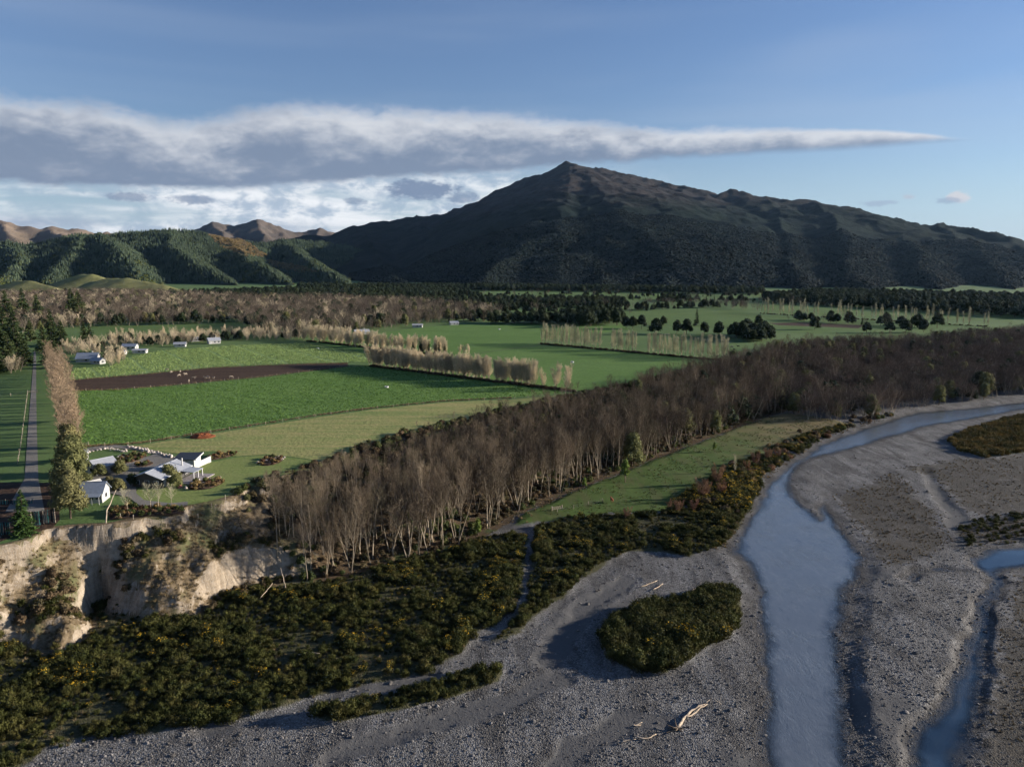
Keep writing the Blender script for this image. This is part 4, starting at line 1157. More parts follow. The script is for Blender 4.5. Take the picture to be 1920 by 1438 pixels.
# scrub strip along the top edge of the bank
x, y = [], []
for (ax, ay), (bx, by) in zip(TOP[9:29], TOP[10:30]):
    n = int(math.hypot(bx - ax, by - ay) / 1.0)
    for i in range(n):
        t = random.random()
        x.append(ax + t * (bx - ax) + random.gauss(1.6, 1.8))
        y.append(ay + t * (by - ay) + random.gauss(-1.2, 1.6))
x, y = np.array(x), np.array(y)
px, py = to_px(x, y, ground_z(x, y))
k_ = px > 430
x, y = x[k_], y[k_]
stuff('bank_scrub', np.stack([x, y, ground_z(x, y)], 1), U + [leafy_shrub(420 + i, 1.6, 2.0, 50, .3).mesh('scrub', M_OLIVE) for i in range(2)], 'olive and brown scrub along the upper edge of the bank', 'scrub', RNG, .5, 1.5, .1)
# scattered green trees inside the wood
for q, (a, b, lab, s_) in enumerate(((1172, 893, 'bright green leafy tree standing out of the brown wood', 1.0), (938, 842, 'small yellow green tree in a gap of the wood', .55), (1096, 905, 'low yellow green tree at the foot of the wood', .5), (896, 985, 'low lime green shrubby tree at the foot of the bank wood', .6), (1340, 838, 'small lime tree at the wood edge beside the clearing', .5))):
    gx, gy = G(a, b, BED + 3)
    K_LIME.put(gx, gy, lab, 'tree', None, s_, 0)


# ------------------------------------------------------------------ broom and gorse on the river flat
def broom_round(seed, H, W, flowers=0):
    rd = random.Random(seed)
    B, F = broom_bush(seed, H, W, 120, .08, 0)
    L = [(rd.uniform(-.26, .26) * W, rd.uniform(-.26, .26) * W, H * rd.uniform(.3, .62), W * rd.uniform(.2, .32), H * rd.uniform(.22, .34)) for _ in range(3)]
    leaf_lumps(B, rd, L, 44, .15, .6)
    for i in range(flowers):
        c = rd.choice(L)
        a, z = rd.uniform(0, 6.28), rd.uniform(.1, 1)
        r_ = math.sqrt(1 - z * z)
        q = Vector((c[0] + math.cos(a) * r_ * c[3], c[1] + math.sin(a) * r_ * c[3], c[2] + z * c[4] * 1.08))
        for k in range(2):
            F.blade(q, Vector((rd.gauss(0, 1), rd.gauss(0, 1), rd.uniform(.1, 1))).normalized() * .17, .13, rd)
    return B, F
BRM = [broom_round(500 + i, 1.4 + .12 * (i % 3), 1.8 + .2 * (i % 2)) for i in range(6)]
BRM_ME = [b.mesh('broom_bush', M_BROOM) for b, _ in BRM]
GOR = [broom_round(520 + i, 1.5, 1.9, 20) for i in range(4)]
GOR_P = [(b.mesh('gorse_stems', M_BROOM), f.mesh('gorse_flowers', M_FLOWER)) for b, f in GOR]
GOR_J = [both(b, f, 'gorse_bush', M_BROOM, M_FLOWER) for b, f in GOR]
DRYB = [tussock(540 + i, .8, 1.2, 42, .05).mesh('dry_tussock', M_DRYG) for i in range(4)]
pts = []
for P, sp in ((BROOM, 1.35), (BROOM2, 1.35), (ISLE, 1.05), (LENS, 1.15)):
    a, b = scatter(P, sp, RNG)
    pts.append(np.stack([a, b], 1))
pts = np.vstack(pts)
px, py = to_px(pts[:, 0], pts[:, 1], BED)
thin = fbm(pts[:, 0], pts[:, 1], 17, 4, 91)
isle = inpoly(pts[:, 0], pts[:, 1], ISLE)
k_ = ((thin > -.15) | isle | (RNG.rand(len(pts)) < .6)) & (px > -120) & (py < 1520)
pts, thin, isle, px, py = pts[k_], thin[k_], isle[k_], px[k_], py[k_]
zg = ground_z(pts[:, 0], pts[:, 1])
hgt = 1.08 * np.clip(.85 + 1.1 * fbm(pts[:, 0], pts[:, 1], 12, 3, 95) + .28 * RNG.randn(len(pts)), .4, 1.9) + .75 * isle
hgt = np.where((thin < -.15) & ~isle, hgt * (.4 + .35 * RNG.rand(len(pts))), hgt)
flow = (fbm(pts[:, 0], pts[:, 1], 11, 3, 97) + .22 * (RNG.rand(len(pts)) - .5) > np.where(isle, .34, .20)) & (RNG.rand(len(pts)) < .4)
ride = inpoly(px, py, [(1290, 880), (1430, 850), (1440, 905), (1400, 960), (1300, 950)])
flow |= ride & (RNG.rand(len(pts)) < .55)
hgt = np.where(ride, hgt + .7, hgt)
d_ = np.hypot(pts[:, 0], pts[:, 1])
ob = np.argsort(d_ + 1e5 * flow)[:300]
of = np.argsort(d_ + 1e5 * (~flow))[:min(260, int(flow.sum()))]
used = np.zeros(len(pts), bool)
for i in ob:
    used[i] = True
    o = link('broom_bush', BRM_ME[random.randrange(6)], None, None, (*pts[i], zg[i]), random.uniform(0, 6.28), float(hgt[i]))
    tag(o, ('tall' if hgt[i] > 1.1 else 'low') + ' dark green broom bush ' + ('on the round gravel island' if isle[i] else 'on the narrow strip island in the gravel' if inpoly(pts[i:i + 1, 0], pts[i:i + 1, 1], LENS)[0] else 'on the flat at the lower left corner' if px[i] < 380 else 'on the flat edge beside the bare gravel'), 'bush', 'broom bushes of the river flat')
for i in of:
    used[i] = True
    e = empty('gorse_bush', (*pts[i], zg[i]), random.uniform(0, 6.28), 'yellow flowering gorse bush ' + ('on the round gravel island' if isle[i] else 'at the river bend beside rusty willows' if px[i] > 1280 else 'below the grassy clearing' if px[i] > 990 else 'in the broom near the lower left corner' if px[i] < 330 else 'in the broom below the cliff and wood'), 'bush', 'flowering gorse bushes', float(hgt[i]))
    a, b = GOR_P[random.randrange(4)]
    link('stems', a, e)
    link('flowers', b, e)
u_ = ~used
var = np.where(flow[u_], 6 + RNG.randint(0, 4, u_.sum()), RNG.randint(0, 6, u_.sum()))
stuff('broom_thicket', np.stack([pts[u_, 0], pts[u_, 1], zg[u_]], 1), BRM_ME + GOR_J, 'dense dark green broom thicket covering the river flat', 'broom', RNG, 1, 1, .1, hgt[u_], var)
SIDE = GP([(1240, 960), (1330, 903), (1400, 866), (1470, 838), (1540, 808), (1590, 800), (1550, 822), (1490, 858), (1440, 885), (1400, 892), (1320, 942)], BED)
x, y = scatter(SIDE, 1.5, RNG)
zs = ground_z(x, y)
k_ = (zs > WATER + .2) & (fbm(x, y, 9, 3, 107) > -.12)
vs_ = np.where(RNG.rand(k_.sum()) < .3, 6 + RNG.randint(0, 4, k_.sum()), RNG.randint(0, 6, k_.sum()))
stuff('river_broom', np.stack([x[k_], y[k_], zs[k_]], 1), BRM_ME + GOR_J, 'dark broom and yellow gorse fringe between clearing and river', 'broom', RNG, .7, 1.7, .1, None, vs_)
x, y = scatter(GOLD, 1.6, RNG)
GB = [broom_bush(560 + i, 1.5, 2.0, 90, .13).__getitem__(0).mesh('golden_broom', plant_mat('golden_broom', [(0.22, 0.145, 0.04), (0.14, 0.11, 0.034), (0.085, 0.085, 0.028)], nscale=.2)) for i in range(3)]
stuff('golden_thicket', np.stack([x, y, ground_z(x, y)], 1), GB, 'golden brown scrub patch on the far gravel bank at the right edge', 'scrub', RNG, .6, 1.8, .1)
# dry tussocks
pts = []
for P, sp, pr in ((DRY1, 1.2, .6), (DRY2, 1.5, .6), (DRY3, 1.2, .6), (CLUMP, 1.1, .9), (BROOM, 1.3, .55), (BROOM2, 1.3, .55)):
    a, b = scatter(P, sp, RNG)
    k_ = (RNG.rand(len(a)) < pr) & (fbm(a, b, 9, 3, 99) > -.12)
    pts.append(np.stack([a[k_], b[k_]], 1))
pts = np.vstack(pts)
zg = ground_z(pts[:, 0], pts[:, 1])
k_ = zg > WATER + .08
stuff('dry_tussocks', np.column_stack([pts[k_], zg[k_]]), DRYB, 'sparse dry brown tussocks over the gravel', 'grass', RNG, .3, .95, .1)
x, y = scatter(CLUMP, 2.0, RNG)
k_ = RNG.rand(len(x)) < .6
stuff('low_scrub', np.stack([x[k_], y[k_], ground_z(x[k_], y[k_])], 1), BRM_ME, 'low dark scrub clump beside the blue pool', 'scrub', RNG, .5, 1.0, .1)
# rank grass along the clearing and the river edge
ED = []
for P, n, sp in ((RIVER[5:13], 420, 1.6), (RIVER[10:14], 160, 1.2), (CLEAR[0:7], 260, 2.2)):
    for i in range(n):
        j = random.randrange(len(P) - 1)
        t = random.random()
        ED.append((P[j][0] + t * (P[j + 1][0] - P[j][0]) + random.gauss(-2.5, sp), P[j][1] + t * (P[j + 1][1] - P[j][1]) + random.gauss(1.5, sp)))
ED = np.array(ED)
zg = ground_z(ED[:, 0], ED[:, 1])
k_ = zg > WATER + .1
stuff('bank_grass', np.column_stack([ED[k_], zg[k_]]), DRYB, 'straw coloured rank grass along the river edge', 'grass', RNG, .6, 1.2, .1)
x, y = scatter(CLEAR, 1.5, RNG)
k_ = (fbm(x, y, 10, 3, 103) > .0)
CLG = [tussock(580 + i, .5, 1.0, 18, .09).mesh('meadow_tuft', plant_mat('meadow_tuft', [(0.05, 0.075, 0.02), (0.08, 0.10, 0.03), (0.13, 0.11, 0.05)], nscale=.1, translucent=.15)) for i in range(2)]
stuff('meadow_grass', np.stack([x[k_], y[k_], ground_z(x[k_], y[k_])], 1), CLG, 'rough grass tufts in the clearing between wood and river', 'grass', RNG, .5, 1.2)
SH = []
for i in range(150):
    j = random.randrange(5, 11)
    t = random.random()
    q = RIVER[j] + t * (RIVER[j + 1] - RIVER[j])
    w_ = abs(random.gauss(0, 6)) + 3.5
    SH.append((q[0] - w_ * .8, q[1] + w_ * .35))
SH = np.array(SH)
z_ = ground_z(SH[:, 0], SH[:, 1])
k_ = z_ > WATER + .15
stuff('river_edge_scrub', np.column_stack([SH[k_], z_[k_]]), U[:2] + [leafy_shrub(590 + i, 1.8, 2.4, 55, .3).mesh('river_scrub', m_) for i, m_ in enumerate((M_GOLD, M_RUST, M_SCRUB))], 'rust and gold scrub along the river edge of the clearing', 'scrub', RNG, .6, 1.6, .1)
# reddish willows at the river bend
for q, (a, b, s_, lab) in enumerate(((1318, 936, 1.0, 'rust red bare willow bush at the edge of the clearing shade'), (1345, 908, 1.0, 'tall rust brown willow bush behind yellow gorse by the river'), (1352, 930, .8, 'russet willow bush just left of the yellow gorse'), (1272, 962, .6, 'low pink brown willow bush in the dark grass'), (1256, 958, .5, 'small orange brown bush beside the pink one'), (1300, 958, .6, 'low reddish bush right of the pink one'), (1176, 975, .55, 'small russet bush among gorse below the grass track'), (1416, 872, .8, 'rust coloured willow bush beside the bare pale tree'), (1440, 862, .8, 'wide rusty willow bush overhanging the river'), (1458, 858, .6, 'rightmost rusty willow bush on the river bend'), (1400, 880, .55, 'small ginger bush at the foot of the bare pale tree'))):
    gx, gy = G(a, b, BED + .6)
    K_WILLOW.put(gx, gy, lab, 'bush', 'willow bushes by the river bend', s_ * 1.45, q)
gx, gy = G(1378, 886, BED + .6)
K_THIN.put(gx, gy, 'single bare pale tree above yellow gorse by the river bend', 'tree', None, .62, 0)
for q, (a, b) in enumerate(((1612, 775), (1626, 778), (1640, 776), (1655, 774), (1668, 770))):
    gx, gy = G(a, b, BED + .3)
    K_BANK.put(gx, gy, 'slim grey bare tree in the clump standing at the river edge', 'tree', 'grey trees at the river edge', .8)


# ------------------------------------------------------------------ river stones
x, y = [], []
for i in range(5):
    cz = 60
pxs = RNG.rand(75000) * 2100 - 90
pys = 850 + (RNG.rand(75000) ** .75) * 700
cxs, cys = (pxs - 960) / FPX, (719 - pys) / FPX
t_ = (BED - CAM_Z) / (-SP + cys * CP)
x, y = cxs * t_, (CP + cys * SP) * t_
z, A = ground_z(x, y, True)
k_ = (~inpoly(x, y, BPOLY)) & (A['veg'] < .25) & (A['grass'] < .3) & (z > WATER - .22) & (RNG.rand(len(x)) > A['sand'] * .8) & (RNG.rand(len(x)) > A['dry'] * .6)
x, y, z = x[k_], y[k_], z[k_]
s_ = np.clip(np.exp(RNG.randn(len(x)) * .5) * .10, .05, .5) * np.interp(np.hypot(x, y), [100, 260], [1, 1.6])
ST = [rock(600 + i, 1.0).mesh('river_stone', M_STONE) for i in range(5)]
stuff('river_stones', np.stack([x, y, z], 1), ST, 'grey and white stones strewn over the gravel bars', 'stones', RNG, 1, 1, .3, s_)


# ------------------------------------------------------------------ crops, shelter belts, lane
def inner(pxpoly):
    return GP(pxpoly)
TUF = [tussock(620 + i, .55, 1.0, 16, .16).mesh('crop_tuft', M_TUFT) for i in range(3)]
TUF2 = [tussock(630 + i, .75, 1.3, 18, .22).mesh('crop_tuft', M_TUFT2) for i in range(3)]
x, y = scatter(inner(F1), 1.25, RNG)
tram = np.abs(((x * math.cos(R(52)) + y * math.sin(R(52))) % 30) - 15) < .7
x, y = x[~tram], y[~tram]
k_ = RNG.rand(len(x)) < np.interp(y, [240, 420], [.9, .55])
stuff('crop_leaves', np.stack([x[k_], y[k_], np.full(k_.sum(), .05)], 1), TUF, 'leafy dark green crop plants of the near field', 'crop', RNG, .6, 1.25)
x, y = scatter(inner(F3), 1.7, RNG)
tram = np.abs(((x * .83 + y * .55 + 2 * fbm(x, y, 60, 2, 5)) % 26) - 13) < .9
x, y = x[~tram], y[~tram]
stuff('crop_leaves', np.stack([x, y, np.full(len(x), .05)], 1), TUF2, 'bushy pale green crop plants of the farther field', 'crop', RNG, .7, 1.3)
def row(kind, p0, p1, n, label, group, smin=.85, smax=1.12, gaps=(), jit=.8, zz=0.0, name=None):
    (ax, ay), (bx, by) = G(*p0), G(*p1)
    for i in range(n):
        t = (i + random.uniform(-.35, .35)) / (n - 1)
        if any(a < t < b for a, b in gaps):
            continue
        kind.put(ax + t * (bx - ax) + random.gauss(0, jit), ay + t * (by - ay) + random.gauss(0, jit), label + (' at its far end' if t < .34 else ' in its middle' if t < .67 else ' at its near end'), 'tree', group, random.uniform(smin, smax), None, zz, None, name)
row(K_BELT, (694, 684), (1000, 722), 104, 'tan leafless tree in the dense long shelter belt between green fields', 'long tan shelter belt', .8, 1.05, ((.77, .80),))
for q, (a, b, s_, lab) in enumerate(((1020, 726, .8, 'short tan bush tree between shelter belt and its last big tree'), (1042, 728, 1.0, 'left of the two big tan trees ending the shelter belt'), (1062, 731, .95, 'last big tan tree at the near end of the shelter belt'))):
    gx, gy = G(a, b)
    K_BELT.put(gx, gy, lab, 'tree', 'long tan shelter belt', s_, q, 0)
row(K_BELT, (576, 637), (700, 652), 34, 'tan bare tree in the row behind the long shelter belt', 'middle row of tan trees', .85, 1.1, (), 3.0)
row(K_BELT, (705, 654), (836, 664), 26, 'tan bare tree in the row behind the long shelter belt', 'middle row of tan trees', .75, 1.0, (), 2.5)
row(K_DARKC, (770, 662), (834, 666), 9, 'small dark conifer standing in the middle tan tree row', 'dark conifers in the tan row', .8, 1.1, (), .6)
for q, (a, b) in enumerate(((862, 662), (870, 663), (880, 663))):
    gx, gy = G(a, b)
    K_BELT.put(gx, gy, 'tan bush at the near end of the middle tree row', 'bush', 'bushes ending the middle row', .5, q, 0)
row(K_THIN, (1014, 643), (1366, 675), 84, 'thin pale poplar in the see-through row across the green fields', 'thin pale poplar row', 1.0, 1.35, ((.36, .41), (.56, .61)), .6)
row(K_FARB, (1374, 577), (1412, 583), 16, 'brown bare tree in the clump heading the far poplar row', 'far brown clump', .95, 1.2, (), 6)
row(K_THIN, (1425, 586), (1850, 611), 54, 'faint pale poplar in the far row before the dark forest', 'far pale poplar row', 1.1, 1.6, ((.3, .36), (.62, .66)), 2)
row(K_FARB, (1205, 568), (1370, 572), 46, 'brown bare tree in the far hedge row below the mountain', 'far brown hedge row', .65, .9, (), 4)
gx, gy = G(1182, 591)
K_FARB.put(gx, gy, 'pale pink bare tree standing alone beside the dark wood', 'tree', None, 1.15, 1, 0)
HEDGE = []
for p0, p1, n in (((694, 687), (1078, 735), 520), ((1012, 645), (1368, 678), 340), ((1425, 588), (1850, 613), 220), ((576, 640), (840, 668), 300)):
    (ax, ay), (bx, by) = G(*p0), G(*p1)
    t = RNG.rand(n)
    HEDGE.append(np.stack([ax + t * (bx - ax) + RNG.randn(n) * .6, ay + t * (by - ay) + RNG.randn(n) * .6 - 1, np.zeros(n)], 1))
stuff('hedge_bottom', np.vstack(HEDGE), U[:3] + [leafy_shrub(430, 1.2, 1.8, 50, .3).mesh('hedge', M_EVER)], 'dark hedge growth along the feet of the tree rows', 'hedge', RNG, .5, 1.1)
EDG = []
for P, n in ((F1[7:], 900), (SOIL[:5], 500), (SOIL[5:], 500)):
    W_ = GP(P)
    for i in range(n):
        j = random.randrange(len(W_) - 1)
        t = random.random()
        q = W_[j] + t * (W_[j + 1] - W_[j])
        EDG.append((q[0] + random.gauss(0, .5), q[1] + random.gauss(0, .5), .05))
stuff('fence_grass', np.array(EDG), DRYB, 'straw coloured long grass along the field fences', 'grass', RNG, .5, 1.1)
# tall trees between lane and fields
(ax, ay), (bx, by) = G(138, 850), G(104, 688)
for i in range(34):
    t = i / 33
    K_LANE.put(ax + t * (bx - ax) + random.gauss(0, 1.2), ay + t * (by - ay) + random.gauss(0, 1), 'pinkish tan bare tree in the tall row beside the gravel lane', 'tree', 'bare trees beside the lane', random.uniform(.75, 1.28), i, 0)
for q, (a, b, s_, lab) in enumerate(((132, 972, 1.1, 'olive leafy tree nearest the cliff beside the white cottage'), (124, 950, 1.0, 'olive leafy tree second from the cliff in the lane row'), (139, 930, 1.15, 'olive leafy tree level with the white cottage roof'), (128, 905, 1.1, 'olive leafy tree in the lane row level with the garage'), (141, 888, 1.05, 'olive leafy tree hiding the small shed'), (132, 866, 1.05, 'last olive leafy tree before the bare lane trees'))):
    gx, gy = G(a, b)
    K_OLIVE.put(gx, gy, lab, 'tree', 'olive leafy trees beside the lane', s_, q, 0)
for q, (a, b, s_, lab) in enumerate(((136, 838, .8, 'olive leafy tree standing among the first bare lane trees'), (119, 792, .7, 'olive leafy tree halfway up the bare lane row'), (146, 905, .6, 'low olive tree on the garden side of the lane row'), (118, 925, .7, 'olive tree on the lane side of the leafy row'))):
    gx, gy = G(a, b)
    K_OLIVE.put(gx, gy, lab, 'tree', 'olive leafy trees beside the lane', s_, q + 1, 0)
gx, gy = G(46, 1002)
K_SPRUCE.put(gx, gy, 'green spruce standing at the cliff edge in the lower left', 'tree', None, .95, 0, 0)
PN = [(8, 640, 1.5), (28, 648, 1.3), (-30, 650, 1.4), (72, 606, 1.5), (14, 608, 1.6), (45, 600, 1.5), (150, 604, 1.7), (136, 600, 1.6), (98, 648, 1.15), (116, 650, 1.0), (82, 662, .9), (106, 690, .7), (92, 684, .8), (20, 694, .95), (-8, 700, 1.05), (48, 686, .85), (158, 642, .75), (170, 644, .65), (4, 672, 1.1), (34, 672, 1.0), (-34, 690, 1.2), (58, 640, .9)]
for q, (a, b, s_) in enumerate(PN):
    gx, gy = G(a, b)
    K_PINE.put(gx, gy, ('tall dark pine left of the lane, towering over the farm trees' if a < 62 else 'dark pine right of the lane beside the farmhouse garden'), 'tree', 'pines at the far end of the lane', s_, q, 0)


# ------------------------------------------------------------------ farther trees
RT = [(1174, 616, .8), (1186, 616, .8), (1203, 617, .85), (1230, 626, 1.0), (1244, 611, .7), (1269, 626, .8), (1287, 627, .9), (1320, 627, .75), (1348, 630, .85), (1422, 612, .75), (1527, 618, .85), (1662, 605, .8), (1722, 608, .8), (1757, 615, 1.0), (1697, 624, .9), (1732, 623, .8), (1668, 624, .7), (1625, 624, .7)]
LB = ['left of the two touching round trees beside the dark wood', 'right of the two touching round trees beside the dark wood', 'third round dark tree from the dark wood', 'largest round dark tree left of the lone conifer', 'small round dark tree behind the largest one', 'round dark tree in front of the lone conifer, left one', 'round dark tree in front of the lone conifer, right one', 'small round dark tree right of the lone conifer', 'round dark tree left of the dark evergreen clump', 'round dark tree rising behind the dark evergreen clump', 'lone round dark tree beside the bare soil patch', 'small round dark tree against the far poplar row', 'brownish round tree against the far poplar row', 'big round dark tree at the edge of the brown wood', 'round dark tree rising out of the brown wood, left one', 'round dark tree rising out of the brown wood, middle one', 'low dark tree on the far rim of the brown wood', 'lowest dark tree on the rim of the brown wood, leftmost']
for (a, b, s_), lab in zip(RT, LB):
    gx, gy = G(a, b)
    K_EVER.put(gx, gy, lab, 'tree', 'round paddock trees', s_ * 1.45, None, 0, None, 'paddock_tree')
gx, gy = G(1306, 611)
K_DARKC.put(gx, gy, 'lone tall dark conifer among the round paddock trees', 'tree', None, 2.0, 0, 0)
def mass(polys, sp, kind, label, group, smin, smax, keep=1.0, limit=300, nm=None, zz=0.0):
    a, b = [], []
    for P in polys:
        u, v = scatter(GP(P), sp, RNG)
        a.append(u)
        b.append(v)
    a, b = np.concatenate(a), np.concatenate(b)
    k_ = RNG.rand(len(a)) < keep
    for u, v in zip(a[k_], b[k_]):
        kind.put(u, v, label, 'tree', group, random.uniform(smin, smax), None, zz, None, nm)
    return int(k_.sum())
mass([[(1368, 634), (1400, 626), (1440, 628), (1456, 640), (1400, 642)]], 7, K_EVER, 'dark evergreen in the clump left of the brown river wood', 'dark evergreen clump', .85, 1.3)
mass([[(1042, 600), (1100, 592), (1165, 592), (1168, 610), (1100, 614), (1044, 612)]], 12, K_EVER, 'dark evergreen in the dense square wood amid the green paddocks', 'dense square dark wood', 1.15, 1.6)
mass([[(918, 604), (1040, 604), (1040, 609), (918, 608)]], 9, K_EVER, 'dark evergreen in the low belt left of the square dark wood', 'low dark belt', .95, 1.3)
def far_mass(name, polys, sp, protos, label, cat, smin, smax, probs=None, keep=1.0):
    a, b = [], []
    for P in polys:
        u, v = scatter(GP(P), sp, RNG)
        a.append(u)
        b.append(v)
    a, b = np.concatenate(a), np.concatenate(b)
    k_ = RNG.rand(len(a)) < keep
    a, b = a[k_], b[k_]
    var = RNG.choice(len(protos), len(a), p=probs) if probs is not None else None
    return stuff(name, np.stack([a, b, np.zeros(len(a))], 1), protos, label, cat, RNG, smin, smax, .03, None, var)
BR, EV = K_FARB.joined + K_FART.joined + K_PLUM.joined[:3] + K_OLIVE.joined[:2], K_EVER.joined
pb = np.array([.15] * 4 + [.05] * 2 + [.06] * 3 + [.02] * 2 + [.02] * 5)
far_mass('brown_wood', [[(-200, 640), (40, 626), (170, 613), (300, 610), (440, 605), (490, 624), (575, 638), (640, 628), (700, 620), (800, 608), (870, 600), (940, 594), (920, 584), (800, 572), (640, 564), (500, 563), (400, 560), (300, 553), (200, 551), (0, 556), (-200, 566)]], 7.8, BR + EV, 'wide brown wood of bare trees across the valley floor', 'wood', .6, 1.35, pb / pb.sum(), .93)
far_mass('dark_wood', [[(380, 552), (520, 545), (700, 543), (860, 549), (900, 556), (760, 562), (640, 567), (500, 564), (400, 562)], [(740, 566), (900, 562), (1150, 566), (1180, 571), (1150, 577), (930, 580), (800, 576)], [(1230, 562), (1290, 560), (1300, 566), (1230, 568)]], 12, EV + K_DARKC.joined, 'dark evergreen belts across the valley below the mountain', 'wood', .8, 1.4, None, .85)
far_mass('foot_forest', [[(1430, 560), (1560, 552), (1920, 562), (2200, 580), (2200, 606), (1900, 596), (1700, 584), (1560, 573), (1440, 568)], [(560, 540), (900, 541), (1200, 545), (1430, 548), (1430, 553), (1000, 546), (560, 545)]], 13, EV, 'dark forest at the foot of the mountain', 'forest', 1.0, 1.7, None, .9)
far_mass('farm_trees', [[(205, 656), (235, 650), (300, 650), (440, 638), (575, 639), (560, 630), (470, 628), (300, 634), (205, 640)], [(170, 668), (200, 690), (232, 684), (232, 664)], [(120, 655), (200, 650), (200, 662), (120, 672)], [(-100, 705), (40, 700), (50, 690), (-100, 690)]], 5.5, K_FARB.joined[:2] + K_FART.joined + K_BELT.joined[:2] + EV[:1], 'mixed bare garden trees around the farmhouses', 'trees', .45, .85, None, .8)
LINES = [((900, 584), (1040, 588), 60), ((1180, 583), (1380, 574), 70), ((1160, 562), (1425, 566), 90), ((930, 572), (1185, 578), 90), ((1480, 600), (1720, 614), 40), ((700, 556), (1160, 552), 110), ((1440, 570), (1900, 588), 120), ((560, 600), (900, 592), 60), ((1100, 556), (1420, 556), 60), ((860, 604), (930, 600), 24), ((440, 556), (700, 552), 60), ((150, 556), (440, 549), 50)]
HX = []
for p0, p1, n in LINES:
    (ax, ay), (bx, by) = G(*p0), G(*p1)
    t = RNG.rand(n)
    t = t[fbm(t * 9, t * 0 + n, 1.0, 2, n) > -.25]
    HX.append(np.stack([ax + t * (bx - ax) + RNG.randn(len(t)) * 7, ay + t * (by - ay) + RNG.randn(len(t)) * 7, np.zeros(len(t))], 1))
stuff('hedgerow_trees', np.vstack(HX), EV + K_FARB.joined[:3] + K_DARKC.joined, 'straggling hedgerow trees across the far plain below the mountain', 'trees', RNG, .45, 1.25)
# plantation pines over the left hills, canopy over the mountain's lower slopes
def far_pine(seed):
    rd = random.Random(seed)
    B = MB()
    H = 1.0
    for (z0, z1, r_) in ((.08, .55, .22), (.34, .8, .165), (.6, 1.0, .10)):
        b = len(B.v)
        B.v.append((rd.uniform(-.01, .01), rd.uniform(-.01, .01), z1))
        for i in range(7):
            a = 6.2832 * i / 7
            q = r_ * rd.uniform(.7, 1.25)
            B.v.append((math.cos(a) * q, math.sin(a) * q, z0 + rd.uniform(-.05, .05)))
        for i in range(7):
            B.f.append((b, b + 1 + i, b + 1 + (i + 1) % 7))
            B.mi.append(0)
    return B
FP = [far_pine(700 + i).mesh('plantation_pine', M_PINEF) for i in range(4)]
def hill_cover(zf, az0, az1, d0, d1, sp, zmin, zmax, rng):
    n = int((R(az1) - R(az0)) * (d1 * d1 - d0 * d0) / 2 / sp / sp)
    a = R(az0) + rng.rand(n) * (R(az1) - R(az0))
    d = np.sqrt(d0 * d0 + rng.rand(n) * (d1 * d1 - d0 * d0))
    x_, y_ = d * np.tan(a), d
    z_ = zf(x_, y_)
    k_ = (z_ > zmin) & (z_ < zmax)
    return x_[k_], y_[k_], z_[k_]
x, y, z = hill_cover(pine_z, -44, -9, 2250, 4500, 9.5, 4, 900, RNG)
px, py = to_px(x, y, z)
gold = inpoly(px, py, [(385, 436), (430, 436), (470, 458), (505, 482), (455, 482), (412, 464)]) | inpoly(px, py, [(500, 488), (560, 498), (600, 512), (560, 512), (510, 500)])
bush = fbm(x, y, 260, 3, 66) > .22
k_ = ~gold & (px > -60) & ~(bush & (RNG.rand(len(x)) < .6))
sc_ = .74 * np.clip(18 + 10 * fbm(x, y, 420, 3, 68) + 2.5 * RNG.randn(len(x)), 7, 30)
stuff('pine_plantation', np.stack([x[k_], y[k_], z[k_] - 1], 1), FP, 'dark green pine plantation covering the lower hills', 'forest', RNG, 1, 1, .02, sc_[k_])
GOLDB = leafy_shrub(720, 4, 7, 30, 1.6).mesh('golden_scrub', M_GOLD)
stuff('golden_scrub', np.stack([x[gold], y[gold], z[gold]], 1), [GOLDB, leafy_shrub(721, 4, 7, 30, 1.6).mesh('golden_scrub', M_DRYG)], 'golden scrub clearing between the pines', 'scrub', RNG, .8, 1.6)
def canopy_blob(seed):
    rd = random.Random(seed)
    B = MB()
    leaf_lumps(B, rd, [(0, 0, .35, .5, .5), (.25, .1, .3, .34, .36), (-.2, .2, .28, .3, .36)], 5, .3, 1.0)
    return B
CB = [canopy_blob(730 + i).mesh('canopy_tree', M_CANOPY) for i in range(4)]
x, y, z = hill_cover(mtn_z, -12, 38, 1500, 3600, 10, 2, 500, RNG)
px, py = to_px(x, y, z)
k_ = (px > 500) & (px < 2000)
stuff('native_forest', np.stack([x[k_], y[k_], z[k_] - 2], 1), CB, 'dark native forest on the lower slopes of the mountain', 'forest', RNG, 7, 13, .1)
x, y, z = hill_cover(pine_z, -44, -9, 2200, 3300, 18, 1, 120, RNG)
k_ = fbm(x, y, 260, 3, 66) > .18
stuff('native_forest', np.stack([x[k_], y[k_], z[k_] - 2], 1), [canopy_blob(740 + i).mesh('canopy_tree', M_SCRUB) for i in range(3)], 'olive scrub forest in the gullies of the pine hills', 'forest', RNG, 8, 15, .1)
# cliff vegetation
cp_ = np.vstack([GP([(-150, 1045), (0, 1024), (98, 993), (215, 981), (300, 966), (352, 950), (430, 930)]), GP([(560, 1085), (520, 1096), (380, 1152), (300, 1162), (214, 1136), (110, 1222), (0, 1205), (-150, 1240)], BED)])
x, y = scatter(cp_, .95, RNG)
z = ground_z(x, y)
e_ = .6
sl = np.hypot(ground_z(x + e_, y) - z, ground_z(x, y + e_) - z) / e_
nn = fbm(x, y, 8, 3, 93)
k_ = (z < -.5) & (sl < 2.0) & (nn > -.42)
green = nn[k_] > .12
stuff('cliff_grass', np.stack([x[k_], y[k_], z[k_]], 1), DRYB + BRM_ME[:3] + U[:2], 'dry grass and scrub clinging to the pale river cliff', 'grass', RNG, .5, 1.25, .25, None, np.where(green, 4 + RNG.randint(0, 5, k_.sum()), RNG.randint(0, 4, k_.sum())))
